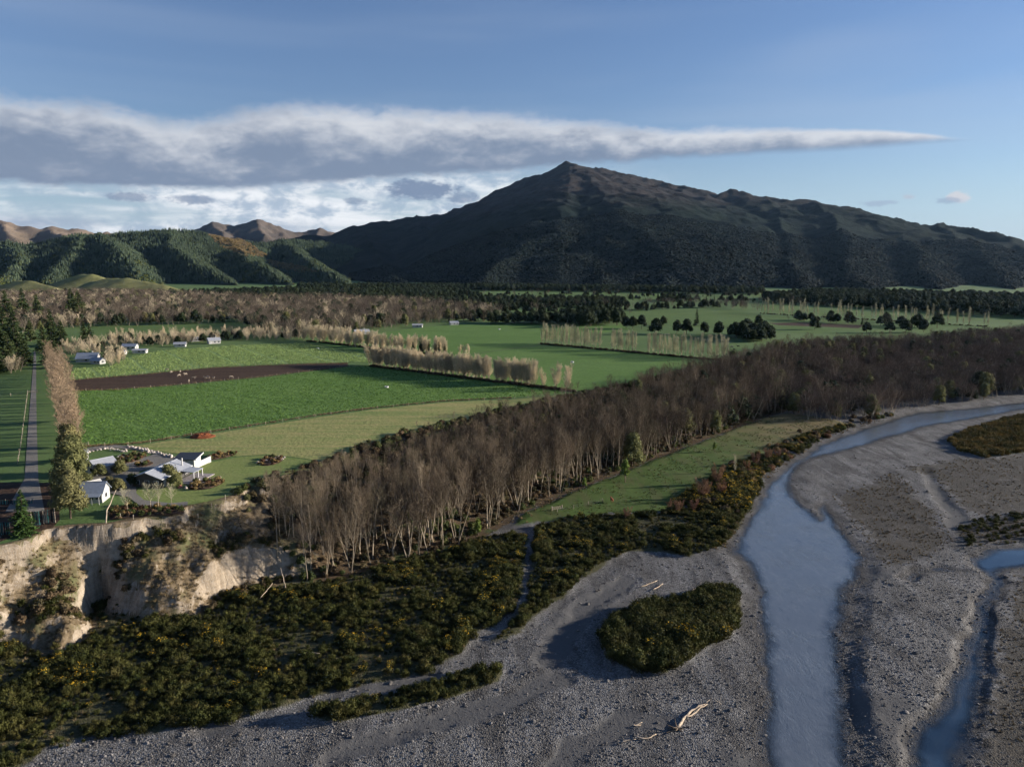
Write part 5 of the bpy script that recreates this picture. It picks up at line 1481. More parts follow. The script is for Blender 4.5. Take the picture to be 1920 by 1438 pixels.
# ================================================================== buildings
M_ROOFG = flat_mat('roof_pale_steel', (0.31, 0.32, 0.34), .45, .08, 1.5, .4)
M_ROOFB = flat_mat('roof_blue_grey', (0.20, 0.23, 0.28), .5, .1, 1.5, .4)
M_ROOFD = flat_mat('roof_charcoal', (0.035, 0.037, 0.045), .5, .12, 1.5, .4)
M_WHITE = flat_mat('painted_weatherboard', (0.42, 0.41, 0.385), .6, .06, 2.0)
M_DARKW = flat_mat('shaded_cladding', (0.06, 0.055, 0.05), .7, .2, 3.0)  # dark tone stands for the shadow on the house gable wall
M_GLASS = flat_mat('window_glass', (0.03, 0.035, 0.045), .08, .05, 1.0, .8)
M_TRIM = flat_mat('white_trim', (0.5, 0.49, 0.47), .5, .04, 2.0)
M_CONC = flat_mat('concrete', (0.5, 0.48, 0.45), .85, .12, 1.2)
M_DECK = flat_mat('deck_boards', (0.27, 0.24, 0.23), .8, .2, 2.0)
M_BRICK = flat_mat('terracotta', (0.35, 0.13, 0.08), .8, .15, 3.0)
M_POST = flat_mat('weathered_post', (0.34, 0.28, 0.21), .85, .2, 2.0)
M_WIRE = flat_mat('fence_wire', (0.12, 0.12, 0.12), .6, .05, 1.0, .3, 0)
M_MULCH = flat_mat('bark_mulch', (0.19, 0.065, 0.03), .95, .35, 2.5, .05)
M_BEDS = flat_mat('garden_soil', (0.075, 0.05, 0.035), .95, .3, 1.5, .05)
M_TEAL = flat_mat('teal_net_glint', (0.03, 0.20, 0.19), .6, .3, 1.5)  # glints on the dark net, painted as a brighter teal
M_NETD = flat_mat('dark_netting', (0.012, 0.02, 0.024), .8, .3, 1.5)
M_COWP = flat_mat('cream_hide', (0.28, 0.225, 0.165), .8, .15, 2.0)
M_COWR = flat_mat('red_hide', (0.27, 0.085, 0.04), .8, .2, 2.0)
M_COWB = flat_mat('black_hide', (0.02, 0.018, 0.018), .7, .2, 2.0)
def child(root, name, mb, mat, label=None, smooth=False):
    o = link(name, mb.mesh(name, mat, smooth), root)
    if label:
        o['label'] = label
    return o
def gable(name, c, rz, L, W, hw, hr, label, mw, mr, over=.45, doors=1, wins=(2, 3), chimney=False, cat='house', porch=None, group=None):
    """gabled building, ridge along local X"""
    e = empty(name, (c[0], c[1], gz1(*c)), rz, label, cat, group)
    l, w = L / 2, W / 2
    wl = MB()
    wl.prism([(-l, -w, -.3), (-l, w, -.3), (-l, w, hw), (-l, 0, hr), (-l, -w, hw)], (L, 0, 0))
    child(e, 'wall', wl, mw)
    sl = (hr - hw) / w
    for s_ in (-1, 1):
        r_ = MB()
        y0, y1 = s_ * (w + over), 0
        z0, z1 = hw - sl * over + .06, hr + .06
        r_.prism([(-l - over, y0, z0), (-l - over, y1, z1), (-l - over, y1, z1 + .16), (-l - over, y0, z0 + .16)], (L + 2 * over, 0, 0))
        ro = child(e, 'roof_slope', r_, mr)
        g_ = MB()
        g_.box(-l - over, l + over, min(y0, y0 + s_ * .12), max(y0, y0 + s_ * .12), z0 - .02, z0 + .14)
        child(ro, 'gutter', g_, M_TRIM)
    rc = MB()
    rc.box(-l - over - .02, l + over + .02, -.16, .16, hr + .12, hr + .26)
    child(e, 'ridge_cap', rc, mr)
    for s_ in (-1, 1):
        for i in range(wins[1]):
            u = -l + L * (i + .5) / wins[1]
            if s_ == -1 and i == 0 and doors:
                f = MB()
                f.box(u - .55, u + .55, s_ * w - .07, s_ * w + .07, 0, 2.1)
                d_ = child(e, 'door', f, M_TRIM)
                h_ = MB()
                h_.box(u + .32, u + .42, s_ * (w + .07) - .05, s_ * (w + .07) + .05, 1.0, 1.12)
                child(d_, 'handle', h_, M_WIRE)
                continue
            f = MB()
            f.box(u - .75, u + .75, s_ * w - .05, s_ * w + .05, .85, 2.05)
            wn = child(e, 'window', f, M_TRIM)
            g_ = MB()
            g_.box(u - .66, u + .66, s_ * (w + .04) - .025, s_ * (w + .04) + .025, .94, 1.96)
            child(wn, 'pane', g_, M_GLASS)
        for i in range(wins[0]):
            u = -w + W * (i + .5) / wins[0]
            f = MB()
            f.box(s_ * l - .05, s_ * l + .05, u - .7, u + .7, .85, 2.05)
            wn = child(e, 'window', f, M_TRIM)
            g_ = MB()
            g_.box(s_ * (l + .04) - .025, s_ * (l + .04) + .025, u - .61, u + .61, .94, 1.96)
            child(wn, 'pane', g_, M_GLASS)
    if chimney:
        f = MB()
        f.box(L * .2 - .3, L * .2 + .3, .5, 1.1, hw, hr + .9)
        f.box(L * .2 - .36, L * .2 + .36, .44, 1.16, hr + .9, hr + 1.02)
        child(e, 'chimney', f, M_CONC)
    if porch:
        f = MB()
        f.prism([(-l, -w - porch, 2.05), (-l, -w - .05, hw - .1), (-l, -w - .05, hw + .02), (-l, -w - porch, 2.17)], (L, 0, 0))
        po = child(e, 'porch_roof', f, mr)
        for i in range(4):
            u = -l + .2 + (L - .4) * i / 3
            f = MB()
            f.box(u - .06, u + .06, -w - porch + .1, -w - porch + .22, 0, 2.08)
            child(e, 'porch_post', f, M_TRIM)
    return e
def heading(a, b, z):
    (x0, y0), (x1, y1) = G(*a, z), G(*b, z)
    return math.atan2(y1 - y0, x1 - x0), ((x0 + x1) / 2, (y0 + y1) / 2), math.hypot(x1 - x0, y1 - y0)
rz, c, L_ = heading((275, 886), (328, 863), 4.2)
main = gable('house', c, rz, L_ + .5, 8.4, 2.7, 4.2, 'long low house with pale grey gabled roof on the lawn', M_DARKW, M_ROOFG, .7, 1, (3, 4))
# wing and verandah to the right of the far end
f = MB()
l = L_ / 2
f.prism([(l - 5.5, -4.95, 2.52), (l - 5.5, -9.0, 2.28), (l - 5.5, -9.0, 2.42), (l - 5.5, -4.95, 2.68)], (5.0, 0, 0))
child(main, 'verandah_roof', f, M_ROOFG)
for u in (l - 5.3, l - 3.0, l - .8):
    f = MB()
    f.box(u - .12, u + .12, -8.9, -8.66, 0, 2.3)
    child(main, 'verandah_post', f, M_TRIM)
for i in range(5):
    f = MB()
    f.box(l - 9.6, l + 1.2, -5.0 - i * 1.3 - 1.26, -5.0 - i * 1.3, .05, .32)
    child(main, 'deck_board', f, M_DECK)
f = MB()
f.tube([(l - 1.6, -3.2, 3.0), (l - 1.6, -3.2, 5.4)], [.2, .2], 8)
child(main, 'flue', f, M_CONC)
# dark mono-pitch building behind
q = [G(324, 862, 3.1), G(366, 863, 3.1), G(381, 849, 4.0), G(338, 849, 4.0)]
cx_, cy_ = sum(p[0] for p in q) / 4, sum(p[1] for p in q) / 4
e = empty('garden_pavilion', (cx_, cy_, 0), 0, 'pavilion with dark charcoal single slope roof behind the house', 'building')
P = [(q[i][0] - cx_, q[i][1] - cy_, (3.1, 3.1, 4.0, 4.0)[i]) for i in range(4)]
f = MB()
f.prism(P, (0, 0, .2))
r_ = child(e, 'roof', f, M_ROOFD)
f = MB()
for i in (1,):
    a, b = Vector(P[i]), Vector(P[i + 1])
    f.prism([a + Vector((0, 0, -.05)), b + Vector((0, 0, -.05)), b + Vector((0, 0, .26)), a + Vector((0, 0, .26))], (.2, 0, 0))
child(r_, 'barge_board', f, M_TRIM)
f = MB()
S = [(p[0] * .82, p[1] * .82) for p in P]
for i in range(4):
    (x0, y0), (x1, y1) = S[i], S[(i + 1) % 4]
    z0, z1 = P[i][2] - .05, P[(i + 1) % 4][2] - .05
    d_ = Vector((y1 - y0, x0 - x1, 0)).normalized() * -.15
    f.prism([(x0, y0, -.2), (x1, y1, -.2), (x1, y1, z1), (x0, y0, z0)], d_)
child(e, 'wall', f, M_WHITE)
f = MB()
(x0, y0), (x1, y1) = S[0], S[1]
f.box(x0 * .5, x1 * .5, y0 - .12, y0 - .02, .3, 2.2)
w_ = child(e, 'window', f, M_GLASS)
# white garden wall by the deck
(x0, y0), (x1, y1) = G(368, 879), G(396, 866)
e = empty('garden_wall', (x0, y0, 0), math.atan2(y1 - y0, x1 - x0), 'low white garden wall running out from the deck', 'wall')
LW = math.hypot(x1 - x0, y1 - y0)
for i in range(4):
    f = MB()
    f.box(LW * i / 4 + .02, LW * (i + 1) / 4 - .02, 0, .25, -.1, 1.75)
    child(e, 'panel', f, M_WHITE)
f = MB()
f.box(0, LW, -.06, .31, 1.76, 1.86)
child(e, 'coping', f, M_TRIM)
rz, c, L_ = heading((170, 868), (210, 860), 3.6)
gable('garage', c, rz, L_, 6.2, 2.7, 4.2, 'garage with plain pale steel roof and white walls', M_WHITE, M_ROOFG, .35, 1, (1, 2), False, 'garage')
c = G(178, 938)
gable('cottage', c, R(8), 5.6, 5.2, 2.7, 4.8, 'small white cottage with blue grey roof and porch above the cliff', M_WHITE, M_ROOFB, .4, 1, (1, 3), False, 'cottage', 1.8)
gable('garden_shed', G(176, 921), R(55), 3.4, 2.8, 2.0, 2.9, 'tiny white shed behind the cottage', M_WHITE, M_WHITE, .25, 1, (0, 1), False, 'shed')
gable('garden_shed', G(153, 862), R(20), 3.6, 3.0, 2.1, 3.0, 'small white shed beside the garage, half hidden by the olive trees', M_WHITE, M_ROOFG, .25, 1, (0, 1), False, 'shed')
FH = [((166, 678), 15, 10, 3.0, 7.0, M_ROOFB, 10, 'two storey looking farmhouse with blue grey roof at the head of the lane', True),
      ((184, 682), 9, 6, 2.7, 4.6, M_ROOFG, -15, 'pale roofed annex in front of the blue grey farmhouse', False),
      ((244, 655), 12, 8, 3.0, 5.0, M_ROOFB, 5, 'blue roofed barn behind the wide white bare tree', False),
      ((263, 662), 11, 6, 2.6, 3.6, M_ROOFG, 8, 'long low white shed right of the blue barn', False),
      ((228, 664), 7, 5, 2.4, 3.4, M_ROOFG, 0, 'small pale shed left of the low white shed', False),
      ((338, 650), 10, 6, 2.6, 4.2, M_ROOFG, 12, 'pale roofed cottage among brown garden trees', False),
      ((366, 640), 8, 6, 2.8, 4.6, M_ROOFG, 40, 'pale house half hidden in trees left of the white villa', False),
      ((401, 644), 11, 8, 3.2, 5.6, M_ROOFG, 35, 'white villa with steep gables at the field edge', True),
      ((678, 627), 16, 9, 3.2, 5.4, M_ROOFG, 25, 'white house behind the middle row of tan trees', True),
      ((783, 614), 12, 7, 3.0, 4.4, M_WHITE, 0, 'low white shed against the brown wood', False),
      ((851, 609), 11, 7, 2.8, 4.6, M_ROOFG, 20, 'far pale farmhouse at the corner of the green paddock', False),
      ((1083, 604), 9, 6, 4.5, 8.5, M_WHITE, 30, 'white building glimpsed inside the square dark wood', False)]
for c, L_, W_, hw, hr, mr, a, lab, ch in FH:
    gable('farm_building', G(*c), R(a), L_ * .8, W_ * .8, hw * .8, hr * .8, lab, M_WHITE, mr, .5, 1, (1, 3), ch, 'building', None, 'farm buildings across the valley')


# ================================================================== garden
BOU = [rock(800 + i, 1.0, .8).mesh('garden_boulder', M_BOULD) for i in range(5)]
def boulders(px, n, label, jit=.5, smin=.28, smax=.62, group='pale garden boulders'):
    P = GP(px)
    L = np.cumsum([0] + [math.hypot(*(P[i + 1] - P[i])) for i in range(len(P) - 1)])
    for i in range(n):
        s_ = L[-1] * (i + random.random()) / n
        j = min(int(np.searchsorted(L, s_)) - 1, len(P) - 2)
        j = max(j, 0)
        t = (s_ - L[j]) / (L[j + 1] - L[j])
        q = P[j] + t * (P[j + 1] - P[j])
        r_ = random.uniform(smin, smax)
        o = link('boulder', BOU[random.randrange(5)], None, None, (q[0] + random.gauss(0, jit), q[1] + random.gauss(0, jit), .14 + r_ * .3), random.uniform(0, 6), (r_, r_ * .85, r_ * random.uniform(.8, 1.4)))
        tag(o, label, 'boulder', group)
boulders([(153, 852), (178, 846), (205, 842), (236, 848)], 30, 'pale boulder edging the grass island north of the garage')
boulders([(238, 837), (268, 843), (298, 851), (328, 860)], 46, 'pale boulder lining the upper side of the driveway')
boulders([(214, 868), (232, 858), (250, 852), (272, 852)], 42, 'pale boulder in the planted bed right of the garage', 1.3)
boulders([(352, 917), (370, 906), (395, 900), (420, 900)], 26, 'pale boulder in the big oval garden bed on the lawn', .9)
boulders([(486, 872), (500, 862), (520, 858), (532, 862)], 20, 'pale boulder in the small oval bed far out on the lawn', .8)
GSH = {'gold': [tussock(820 + i, 1.0, 1.3, 60, .09).mesh('garden_tussock', M_DRYG) for i in range(2)] + [leafy_shrub(824, 1.1, 1.5, 40, .25).mesh('garden_shrub', M_GOLD)],
       'rust': [leafy_shrub(826, 1.0, 1.5, 40, .25).mesh('garden_shrub', M_RUST)], 'green': [leafy_shrub(828 + i, 1.3, 1.6, 45, .26).mesh('garden_shrub', M_SCRUB) for i in range(2)]}
def bed(px, n, label, lab2, mixp, group):
    P = GP(px)
    c = P.mean(0)
    f = MB()
    f.face([(*p, .12) for p in P])
    f.prism([(c[0] + (p[0] - c[0]) * .9, c[1] + (p[1] - c[1]) * .9, .13) for p in P], (0, 0, .22))
    me = f.mesh('garden_bed', M_BEDS)
    tag(link('garden_bed', me), label, 'garden bed')
    a, b = scatter(P, math.sqrt(abs(0.5 * sum(P[i][0] * P[(i + 1) % len(P)][1] - P[(i + 1) % len(P)][0] * P[i][1] for i in range(len(P)))) / n), RNG)
    for u, v in zip(a, b):
        kd = random.choices(('gold', 'rust', 'green'), mixp)[0]
        o = link('garden_shrub', random.choice(GSH[kd]), None, None, (u, v, .25), random.uniform(0, 6), random.uniform(.6, 1.25))
        tag(o, {'gold': 'straw gold', 'rust': 'rust red', 'green': 'green'}[kd] + ' low shrub ' + lab2, 'shrub', group)
def oval(cx, cy, rx, ry, rot=0, n=14):
    return [(cx + rx * math.cos(6.2832 * i / n) + rot * ry * math.sin(6.2832 * i / n), cy - ry * math.sin(6.2832 * i / n) - .18 * rx * math.cos(6.2832 * i / n)) for i in range(n)]
bed(oval(386, 909, 34, 9), 46, 'big oval garden bed in front of the house', 'in the big oval bed in front of the house', (.6, .2, .2), 'shrubs of the big oval bed')
bed(oval(508, 865, 24, 8), 24, 'small oval garden bed far out on the lawn', 'in the small oval bed on the lawn', (.4, .4, .2), 'shrubs of the small oval bed')
bed(oval(412, 856, 32, 5), 34, 'long garden bed at the end of the white wall', 'in the long bed beyond the white wall', (.7, .2, .1), 'shrubs of the long bed')
bed(oval(244, 861, 30, 8), 40, 'planted bed between garage and driveway', 'in the bed between garage and driveway', (.4, .3, .3), 'shrubs of the driveway bed')
bed(oval(272, 872, 17, 4), 12, 'small dark planted circle inside the driveway', 'in the small circle inside the driveway', (.5, .3, .2), 'shrubs of the driveway circle')
bed([(205, 960), (240, 945), (262, 952), (345, 955), (345, 964), (280, 968), (205, 976)], 60, 'planted border along the cliff top below the lawn', 'in the border along the cliff top', (.3, .3, .4), 'shrubs of the cliff top border')
K_RND = Kind('round_tree', [broadleaf(840 + i, 4.2, 4.4, 12, 130, .26, .1) for i in range(3)], M_BARKD, M_OLIVE)
for q, (a, b, s_, lab) in enumerate(((188, 893, .95, 'round olive tree in front of the garage, left one'), (226, 888, 1.05, 'wide round olive tree in front of the garage, right one'), (206, 912, .75, 'slim olive shrub tree between garage and cottage'), (222, 920, .9, 'mixed gold green shrub tree below the driveway'), (248, 914, .85, 'dark bushy tree beside the house gable'), (318, 905, 1.35, 'olive tree partly covering the house roof'), (330, 912, .9, 'smaller olive tree right of the one covering the roof'))):
    gx, gy = G(a, b)
    (K_RND if q != 4 else K_EVER).put(gx, gy, lab, 'tree', 'garden trees', s_ if q != 4 else .4, q, 0)
for q, (a, b, s_, lab) in enumerate(((283, 959, .85, 'left of three bare pale trees on the lawn edge above the cliff'), (298, 959, .85, 'middle of three bare pale trees on the lawn edge above the cliff'), (322, 953, .75, 'right of three bare pale trees on the lawn edge above the cliff'), (240, 966, .8, 'slender white bare tree left of the three on the lawn edge'))):
    gx, gy = G(a, b)
    K_GARD.put(gx, gy, lab, 'tree', 'bare pale garden trees', s_, q, 0)
# mulch heap
def heap(px, py, rx, ry, h, mat, name, label, cat, seed, z=0.06):
    gx, gy = G(px, py)
    n, m = 26, 9
    f = MB()
    rd = np.random.RandomState(seed)
    for j in range(m):
        for i in range(n):
            a, r_ = 6.2832 * i / n, j / (m - 1)
            x_, y_ = math.cos(a) * rx * r_, math.sin(a) * ry * r_
            hh = h * (1 - r_ ** 2.2) * (.85 + .7 * float(fbm(np.array([x_ + seed]), np.array([y_]), 1.6, 3, seed)[0]))
            f.v.append((x_, y_, max(hh, -.05) if r_ < 1 else -.1))
    for j in range(m - 1):
        for i in range(n):
            f.f.append((j * n + i, (j + 1) * n + i, (j + 1) * n + (i + 1) % n, j * n + (i + 1) % n))
            f.mi.append(0)
    return tag(link(name, f.mesh(name, mat), None, None, (gx, gy, z)), label, cat)
heap(380, 819, 4.6, 4.0, 1.3, M_MULCH, 'mulch_heap', 'red brown mulch heap on the mown grass by the crop', 'heap', 3)
heap(338, 915, .8, .8, .9, M_BRICK, 'clay_heap', 'small terracotta heap beside the olive tree by the house', 'heap', 5)


# ================================================================== fences, gates, netting
PST = MB().tube([(0, 0, -.3), (0, 0, 1.25)], [.085, .075], 6).mesh('post', M_POST)
def fence(px, spacing, label, z=0.0, group='post and wire fences'):
    P = GP(px, z)
    L = np.cumsum([0] + [math.hypot(*(P[i + 1] - P[i])) for i in range(len(P) - 1)])
    n = max(2, int(L[-1] / spacing))
    e = empty('wire_fence', (*P[0], z), 0, label, 'fence', group)
    Q = []
    for i in range(n + 1):
        s_ = L[-1] * i / n
        j = max(0, min(int(np.searchsorted(L, s_)) - 1, len(P) - 2))
        t = (s_ - L[j]) / (L[j + 1] - L[j])
        q = P[j] + t * (P[j + 1] - P[j]) - P[0]
        zz = gz1(*(q + P[0])) - z
        Q.append((q[0], q[1], zz))
        o = link('post', PST, e, None, (q[0], q[1], zz))
        o.rotation_euler = (random.gauss(0, .04), random.gauss(0, .04), 0)
        o.scale = (1, 1, random.uniform(.9, 1.12))
    for h in (.4, .75, 1.08):
        w_ = MB().tube([(a, b, c_ + h) for a, b, c_ in Q], [.006] * len(Q), 3, False)
        child(e, 'wire', w_, M_WIRE)
    return e
fence([(152, 840), (262, 833), (400, 811), (600, 780), (700, 767), (830, 754), (960, 748), (1040, 741), (1080, 735)], 7, 'post and wire fence between dark crop and mown grass strip')
fence([(131, 734), (220, 732), (330, 723), (500, 707), (655, 687)], 7, 'fence along the near side of the bare soil strip')
fence([(127, 713), (240, 704), (400, 689), (560, 682), (652, 680)], 9, 'fence along the far side of the bare soil strip')
fence([(52, 737), (45, 790), (38, 845), (33, 870)], 4, 'weathered fence on the left side of the lane')
fence([(-40, 752), (0, 745), (52, 738)], 6, 'fence crossing the paddock to the lane from the left')
fence([(345, 960), (380, 948), (420, 937), (462, 920)], 4, 'fence on the bank edge below the lawn')
fence([(205, 968), (240, 974), (290, 972), (340, 962)], 3.5, 'netted garden fence above the cliff')
fence([(1045, 962), (1080, 955), (1110, 948), (1130, 943)], 5, 'fence in the grassy clearing beside the gate', BED + .6)
def gate(a, b, z, label):
    (x0, y0), (x1, y1) = G(*a, z), G(*b, z)
    L = math.hypot(x1 - x0, y1 - y0)
    zz = gz1(x0, y0)
    e = empty('farm_gate', (x0, y0, zz), math.atan2(y1 - y0, x1 - x0), label, 'gate')
    for u in (0, L):
        child(e, 'gate_post', MB().box(u - .1, u + .1, -.1, .1, -.3, 1.5), M_POST)
    for i in range(5):
        child(e, 'rail', MB().box(.12, L - .12, -.025, .025, .25 + i * .22, .31 + i * .22), M_POST)
    child(e, 'brace', MB().prism([(.15, -.03, .25), (.25, -.03, .25), (L - .15, -.03, 1.15), (L - .25, -.03, 1.15)], (0, -.02, 0)), M_POST)
gate((1035, 960), (1054, 957), BED + .6, 'pale farm gate in the grassy clearing below the wood')
gate((52, 737), (70, 736), 0, 'pale gate across the gravel lane')
gate((152, 837), (166, 836), 0, 'pale gate where the driveway meets the crop field')
def net(a, b, h, label, z=0.0):
    (x0, y0), (x1, y1) = G(*a, z), G(*b, z)
    L = math.hypot(x1 - x0, y1 - y0)
    e = empty('windbreak_net', (x0, y0, gz1(x0, y0)), math.atan2(y1 - y0, x1 - x0), label, 'netting')
    n = max(2, int(L / 3))
    for i in range(n + 1):
        child(e, 'post', MB().tube([(L * i / n, 0, -.3), (L * i / n, 0, h + .2)], [.09, .07], 6), M_POST)
    rd = random.Random(int(L * 100))
    f, t = MB(), MB()
    m = int(L / .14)
    for i in range(m):
        x_ = L * i / m
        y_ = .25 * math.sin(i * .5) + .12 * math.sin(i * 1.7)
        tgt = t if rd.random() < .3 else f
        tgt.prism([(x_, y_, .05), (x_ + .1, y_ + .02, .05), (x_ + .1 + rd.gauss(0, .05), y_ + .1, h * .5), (x_ + .1, y_, h), (x_, y_, h), (x_ + rd.gauss(0, .05), y_ + .1, h * .5)], (0, .02, 0))
    child(e, 'net', f, M_NETD)
    child(e, 'net', t, M_TEAL, 'teal coloured strips painted as glints of the netting')
net((60, 986), (104, 980), 3.4, 'dark teal windbreak netting beside the spruce above the cliff')
net((-30, 1006), (20, 1002), 3.0, 'dark teal netting at the left edge above the cliff')
net((-40, 947), (62, 944), 1.2, 'low row of teal netting across the shaded ground')
# troughs
def trough(px, py, label):
    gx, gy = G(px, py)
    e = empty('water_trough', (gx, gy, 0.06), 0, label, 'trough', 'round paddock troughs')
    f = MB()
    n = 14
    for (r0, r1, z0, z1) in ((1.0, 1.0, 0, .75), (1.0, .88, .75, .75), (.88, .88, .75, .45)):
        for i in range(n):
            a, b = 6.2832 * i / n, 6.2832 * (i + 1) / n
            f.face([(r0 * math.cos(a), r0 * math.sin(a), z0), (r0 * math.cos(b), r0 * math.sin(b), z0), (r1 * math.cos(b), r1 * math.sin(b), z1), (r1 * math.cos(a), r1 * math.sin(a), z1)])
    child(e, 'basin', f, M_TRIM)
    f = MB()
    f.face([(.88 * math.cos(6.2832 * i / n), .88 * math.sin(6.2832 * i / n), .6) for i in range(n)])
    child(e, 'water', f, M_GLASS)
trough(725, 727, 'round white trough in the dark green near crop')
trough(596, 654, 'round white trough in the paddock left of the shelter belt')
trough(1073, 680, 'round white trough in the paddock right of the shelter belt')
trough(936, 618, 'round white trough in the paddock behind the middle tree row')
trough(1380, 608, 'far pale trough in the olive paddock')


# ================================================================== cattle: one continuous body grown over a skeleton
def cow_mesh(name, mat, graze):
    vs = [(-.75, 0, 1.05), (-.3, 0, 1.02), (.25, 0, 1.0), (.62, 0, 1.05), (.9, 0, 1.0 if graze else 1.28), (1.25, 0, .45 if graze else 1.42), (1.45, 0, .18 if graze else 1.25)]
    rad = [.30, .37, .38, .33, .2, .15, .09]
    ed = [(i, i + 1) for i in range(6)]
    for bx, s_, back in ((-.72, 1, 1), (-.72, -1, 1), (.58, 1, 0), (.58, -1, 0)):
        b = len(vs)
        root = 0 if back else 3
        if back:
            leg = [(bx + .05, .2 * s_, .8), (bx - .14, .22 * s_, .45), (bx - .04, .22 * s_, .05)]
            rr = [.17, .085, .055]
        else:
            leg = [(bx, .2 * s_, .75), (bx + .03, .21 * s_, .42), (bx, .21 * s_, .05)]
            rr = [.14, .075, .055]
        vs += leg
        rad += rr
        ed += [(root, b), (b, b + 1), (b + 1, b + 2)]
    b = len(vs)
    vs += [(-1.02, 0, 1.15), (-1.1, 0, .6)]
    rad += [.05, .035]
    ed += [(0, b), (b, b + 1)]
    for s_ in (-1, 1):
        b = len(vs)
        vs.append((vs[5][0] - .1, .24 * s_, vs[5][2] + .06))
        rad.append(.05)
        ed.append((5, b))
    me = bpy.data.meshes.new(name)
    me.from_pydata(vs, ed, [])
    ob = bpy.data.objects.new(name, me)
    COL.objects.link(ob)
    md = ob.modifiers.new('skin', 'SKIN')
    for i, r_ in enumerate(rad):
        me.skin_vertices[0].data[i].radius = (r_, r_)
    me.skin_vertices[0].data[1].use_root = True
    ob.modifiers.new('sub', 'SUBSURF').levels = 1
    dg = bpy.context.evaluated_depsgraph_get()
    out = bpy.data.meshes.new_from_object(ob.evaluated_get(dg))
    bpy.data.objects.remove(ob)
    out.materials.clear()
    out.materials.append(mat)
    return out
CW = {'cream': [cow_mesh('cow', M_COWP, g_) for g_ in (0, 1)], 'red': [cow_mesh('cow', M_COWR, 0)], 'black': [cow_mesh('cow', M_COWB, g_) for g_ in (0, 1)]}
def cow(px, py, kd, label, group=None, z=0.1, a=None):
    gx, gy = G(px, py, z)
    o = link('cow', random.choice(CW[kd]), None, None, (gx, gy, gz1(gx, gy) + (.1 if z > -1 else 0)), random.uniform(0, 6.28) if a is None else a)
    tag(o, label, 'cow', group)
for a, b in ((313, 695), (321, 700), (338, 699), (336, 706), (348, 704), (363, 711), (385, 711), (391, 710), (400, 711), (354, 717), (433, 709)):
    cow(a, b, 'cream', 'pale cream cow standing on the bare soil strip', 'cream cows on the soil strip')
for a, b in ((937, 588), (941, 588), (945, 589), (950, 589), (966, 586)):
    cow(a, b, 'black', 'black cow in the far paddock left of the square dark wood', 'black cows in the far paddock')
for a, b in ((1372, 652), (1384, 651), (1376, 657)):
    cow(a, b, 'black', 'black cow in the paddock behind the thin poplar row', 'black cows behind the poplar row')
cow(1147, 942, 'red', 'red brown cow in the grassy clearing below the wood', None, BED + .8, R(100))


# ================================================================== driftwood and fallen trunks
def log(paths, label, name='driftwood_log', z=BED, lift=.25, roots=0):
    x0, y0 = G(*paths[0][0][0], z)
    e = empty(name, (x0, y0, gz1(x0, y0)), 0, label, 'log')
    z0 = gz1(x0, y0)
    for i, (pp, r0, r1) in enumerate(paths):
        Q = []
        for j, p in enumerate(pp):
            gx, gy = G(p[0], p[1], z)
            Q.append((gx - x0, gy - y0, gz1(gx, gy) - z0 + lift + (p[2] if len(p) > 2 else 0)))
        R_ = [r0 + (r1 - r0) * j / (len(Q) - 1) for j in range(len(Q))]
        # bend between points
        Q2, R2 = [], []
        for j in range(len(Q) - 1):
            for k in range(3):
                t = k / 3
                Q2.append(tuple(Q[j][m] + t * (Q[j + 1][m] - Q[j][m]) + random.gauss(0, .05) for m in range(3)))
                R2.append(R_[j] + t * (R_[j + 1] - R_[j]))
        Q2.append(Q[-1])
        R2.append(R_[-1])
        child(e, 'trunk' if i == 0 else 'branch', MB().tube(Q2, R2, 7), M_WOOD, None, True)
    if roots:
        rd = random.Random(9)
        f = MB()
        for i in range(roots):
            a = rd.uniform(0, 6.28)
            d_ = Vector((math.cos(a), math.sin(a) * .6, rd.uniform(-.1, .9)))
            f.tube([(0, 0, lift), (d_ * .9)[:], (d_ * 1.7 + Vector((rd.gauss(0, .3), rd.gauss(0, .3), 0)))[:]], [.2, .1, .03], 5, False)
        child(e, 'root_plate', f, M_BARKD)
    return e
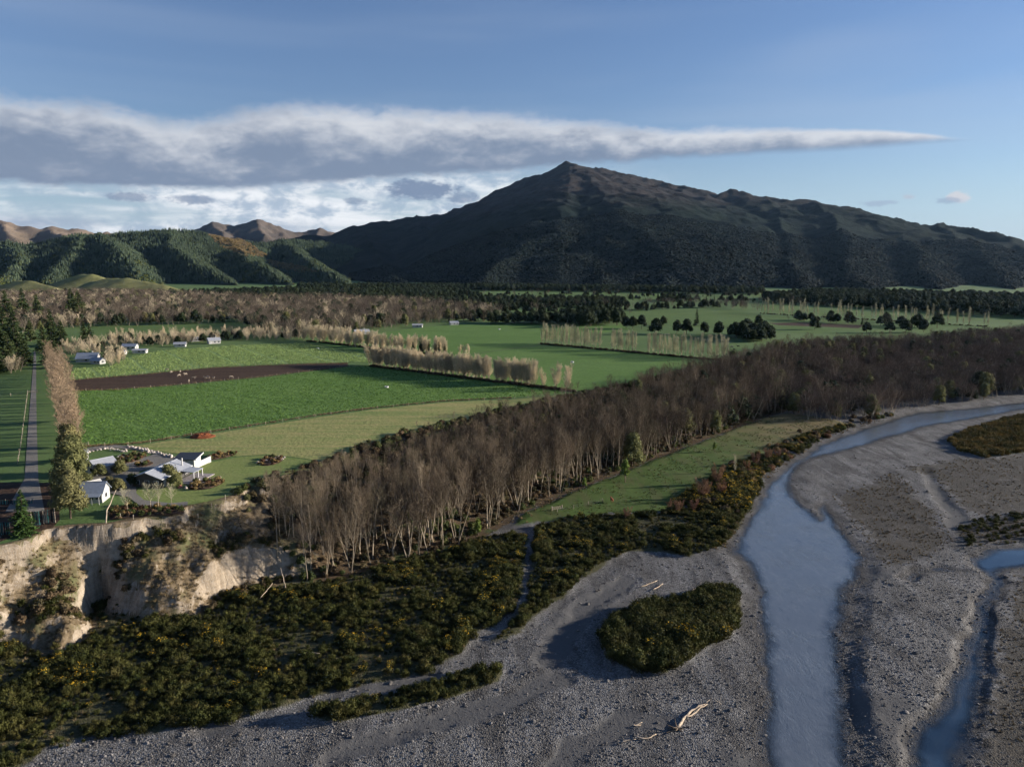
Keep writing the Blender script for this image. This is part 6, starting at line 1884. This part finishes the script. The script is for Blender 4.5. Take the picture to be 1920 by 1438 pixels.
log([([(1270, 1368), (1280, 1350), (1292, 1338), (1310, 1326), (1322, 1322)], .28, .16), ([(1285, 1347), (1300, 1340), (1315, 1328), (1326, 1323)], .15, .1), ([(1320, 1322, .2), (1334, 1316, .4), (1352, 1326, .3)], .18, .06)], 'big forked bleached log with roots on the near gravel', roots=16)
log([([(1192, 1382), (1205, 1387), (1220, 1383), (1230, 1378)], .14, .09), ([(1164, 1392), (1180, 1389), (1192, 1388)], .08, .05)], 'pale crooked branch lying left of the big forked log')
log([([(1186, 1360), (1196, 1357), (1204, 1354)], .12, .06), ([(1192, 1362), (1202, 1358)], .08, .04)], 'short pale stick above the crooked branch on the gravel')
log([([(1200, 1102), (1215, 1096), (1232, 1090)], .14, .08)], 'pale log above the broom island, left one')
log([([(1224, 1108), (1234, 1102), (1243, 1096)], .13, .08)], 'pale log above the broom island, right of the first')
log([([(1293, 1108), (1310, 1104), (1330, 1100)], .12, .06), ([(1300, 1102), (1318, 1103)], .08, .04)], 'thin pale sticks at the top of the broom island')
log([([(560, 1240), (580, 1236), (600, 1238)], .1, .05)], 'thin bleached stick lying among the broom', lift=.9)
log([([(196, 1128), (214, 1112, 2.5), (232, 1096, 6)], .2, .09)], 'fallen pale trunk leaning across the dark gully of the cliff', 'fallen_trunk', BED, .3)
log([([(536, 1108), (532, 1104, 2.2), (528, 1100, 4.5)], .12, .06)], 'thin pale trunk slipped down the cliff below the wood', 'fallen_trunk', BED, .3)
log([([(488, 1130), (500, 1122, .6), (512, 1112, 1.4)], .09, .05)], 'thin fallen stem at the foot of the cliff in the broom', 'fallen_trunk', BED, .6)


# ================================================================== air
def build_haze():
    f = MB().box(-16000, 16000, -600, 16000, -60, 1250)
    m_ = bpy.data.materials.new('valley_air')
    m_.use_nodes = True
    k = NT(m_.node_tree)
    v = k.n('ShaderNodeVolumePrincipled', ins={'Color': (0.42, 0.68, 1.0), 'Density': HAZE, 'Anisotropy': 0.3})
    o = k.n('ShaderNodeOutputMaterial')
    k.t.links.new(v.outputs[0], o.inputs['Volume'])
    tag(link('haze', f.mesh('haze', m_)), 'thin blue haze filling the valley air', 'haze', None, 'stuff')
HAZE = 0.7e-5
build_haze()
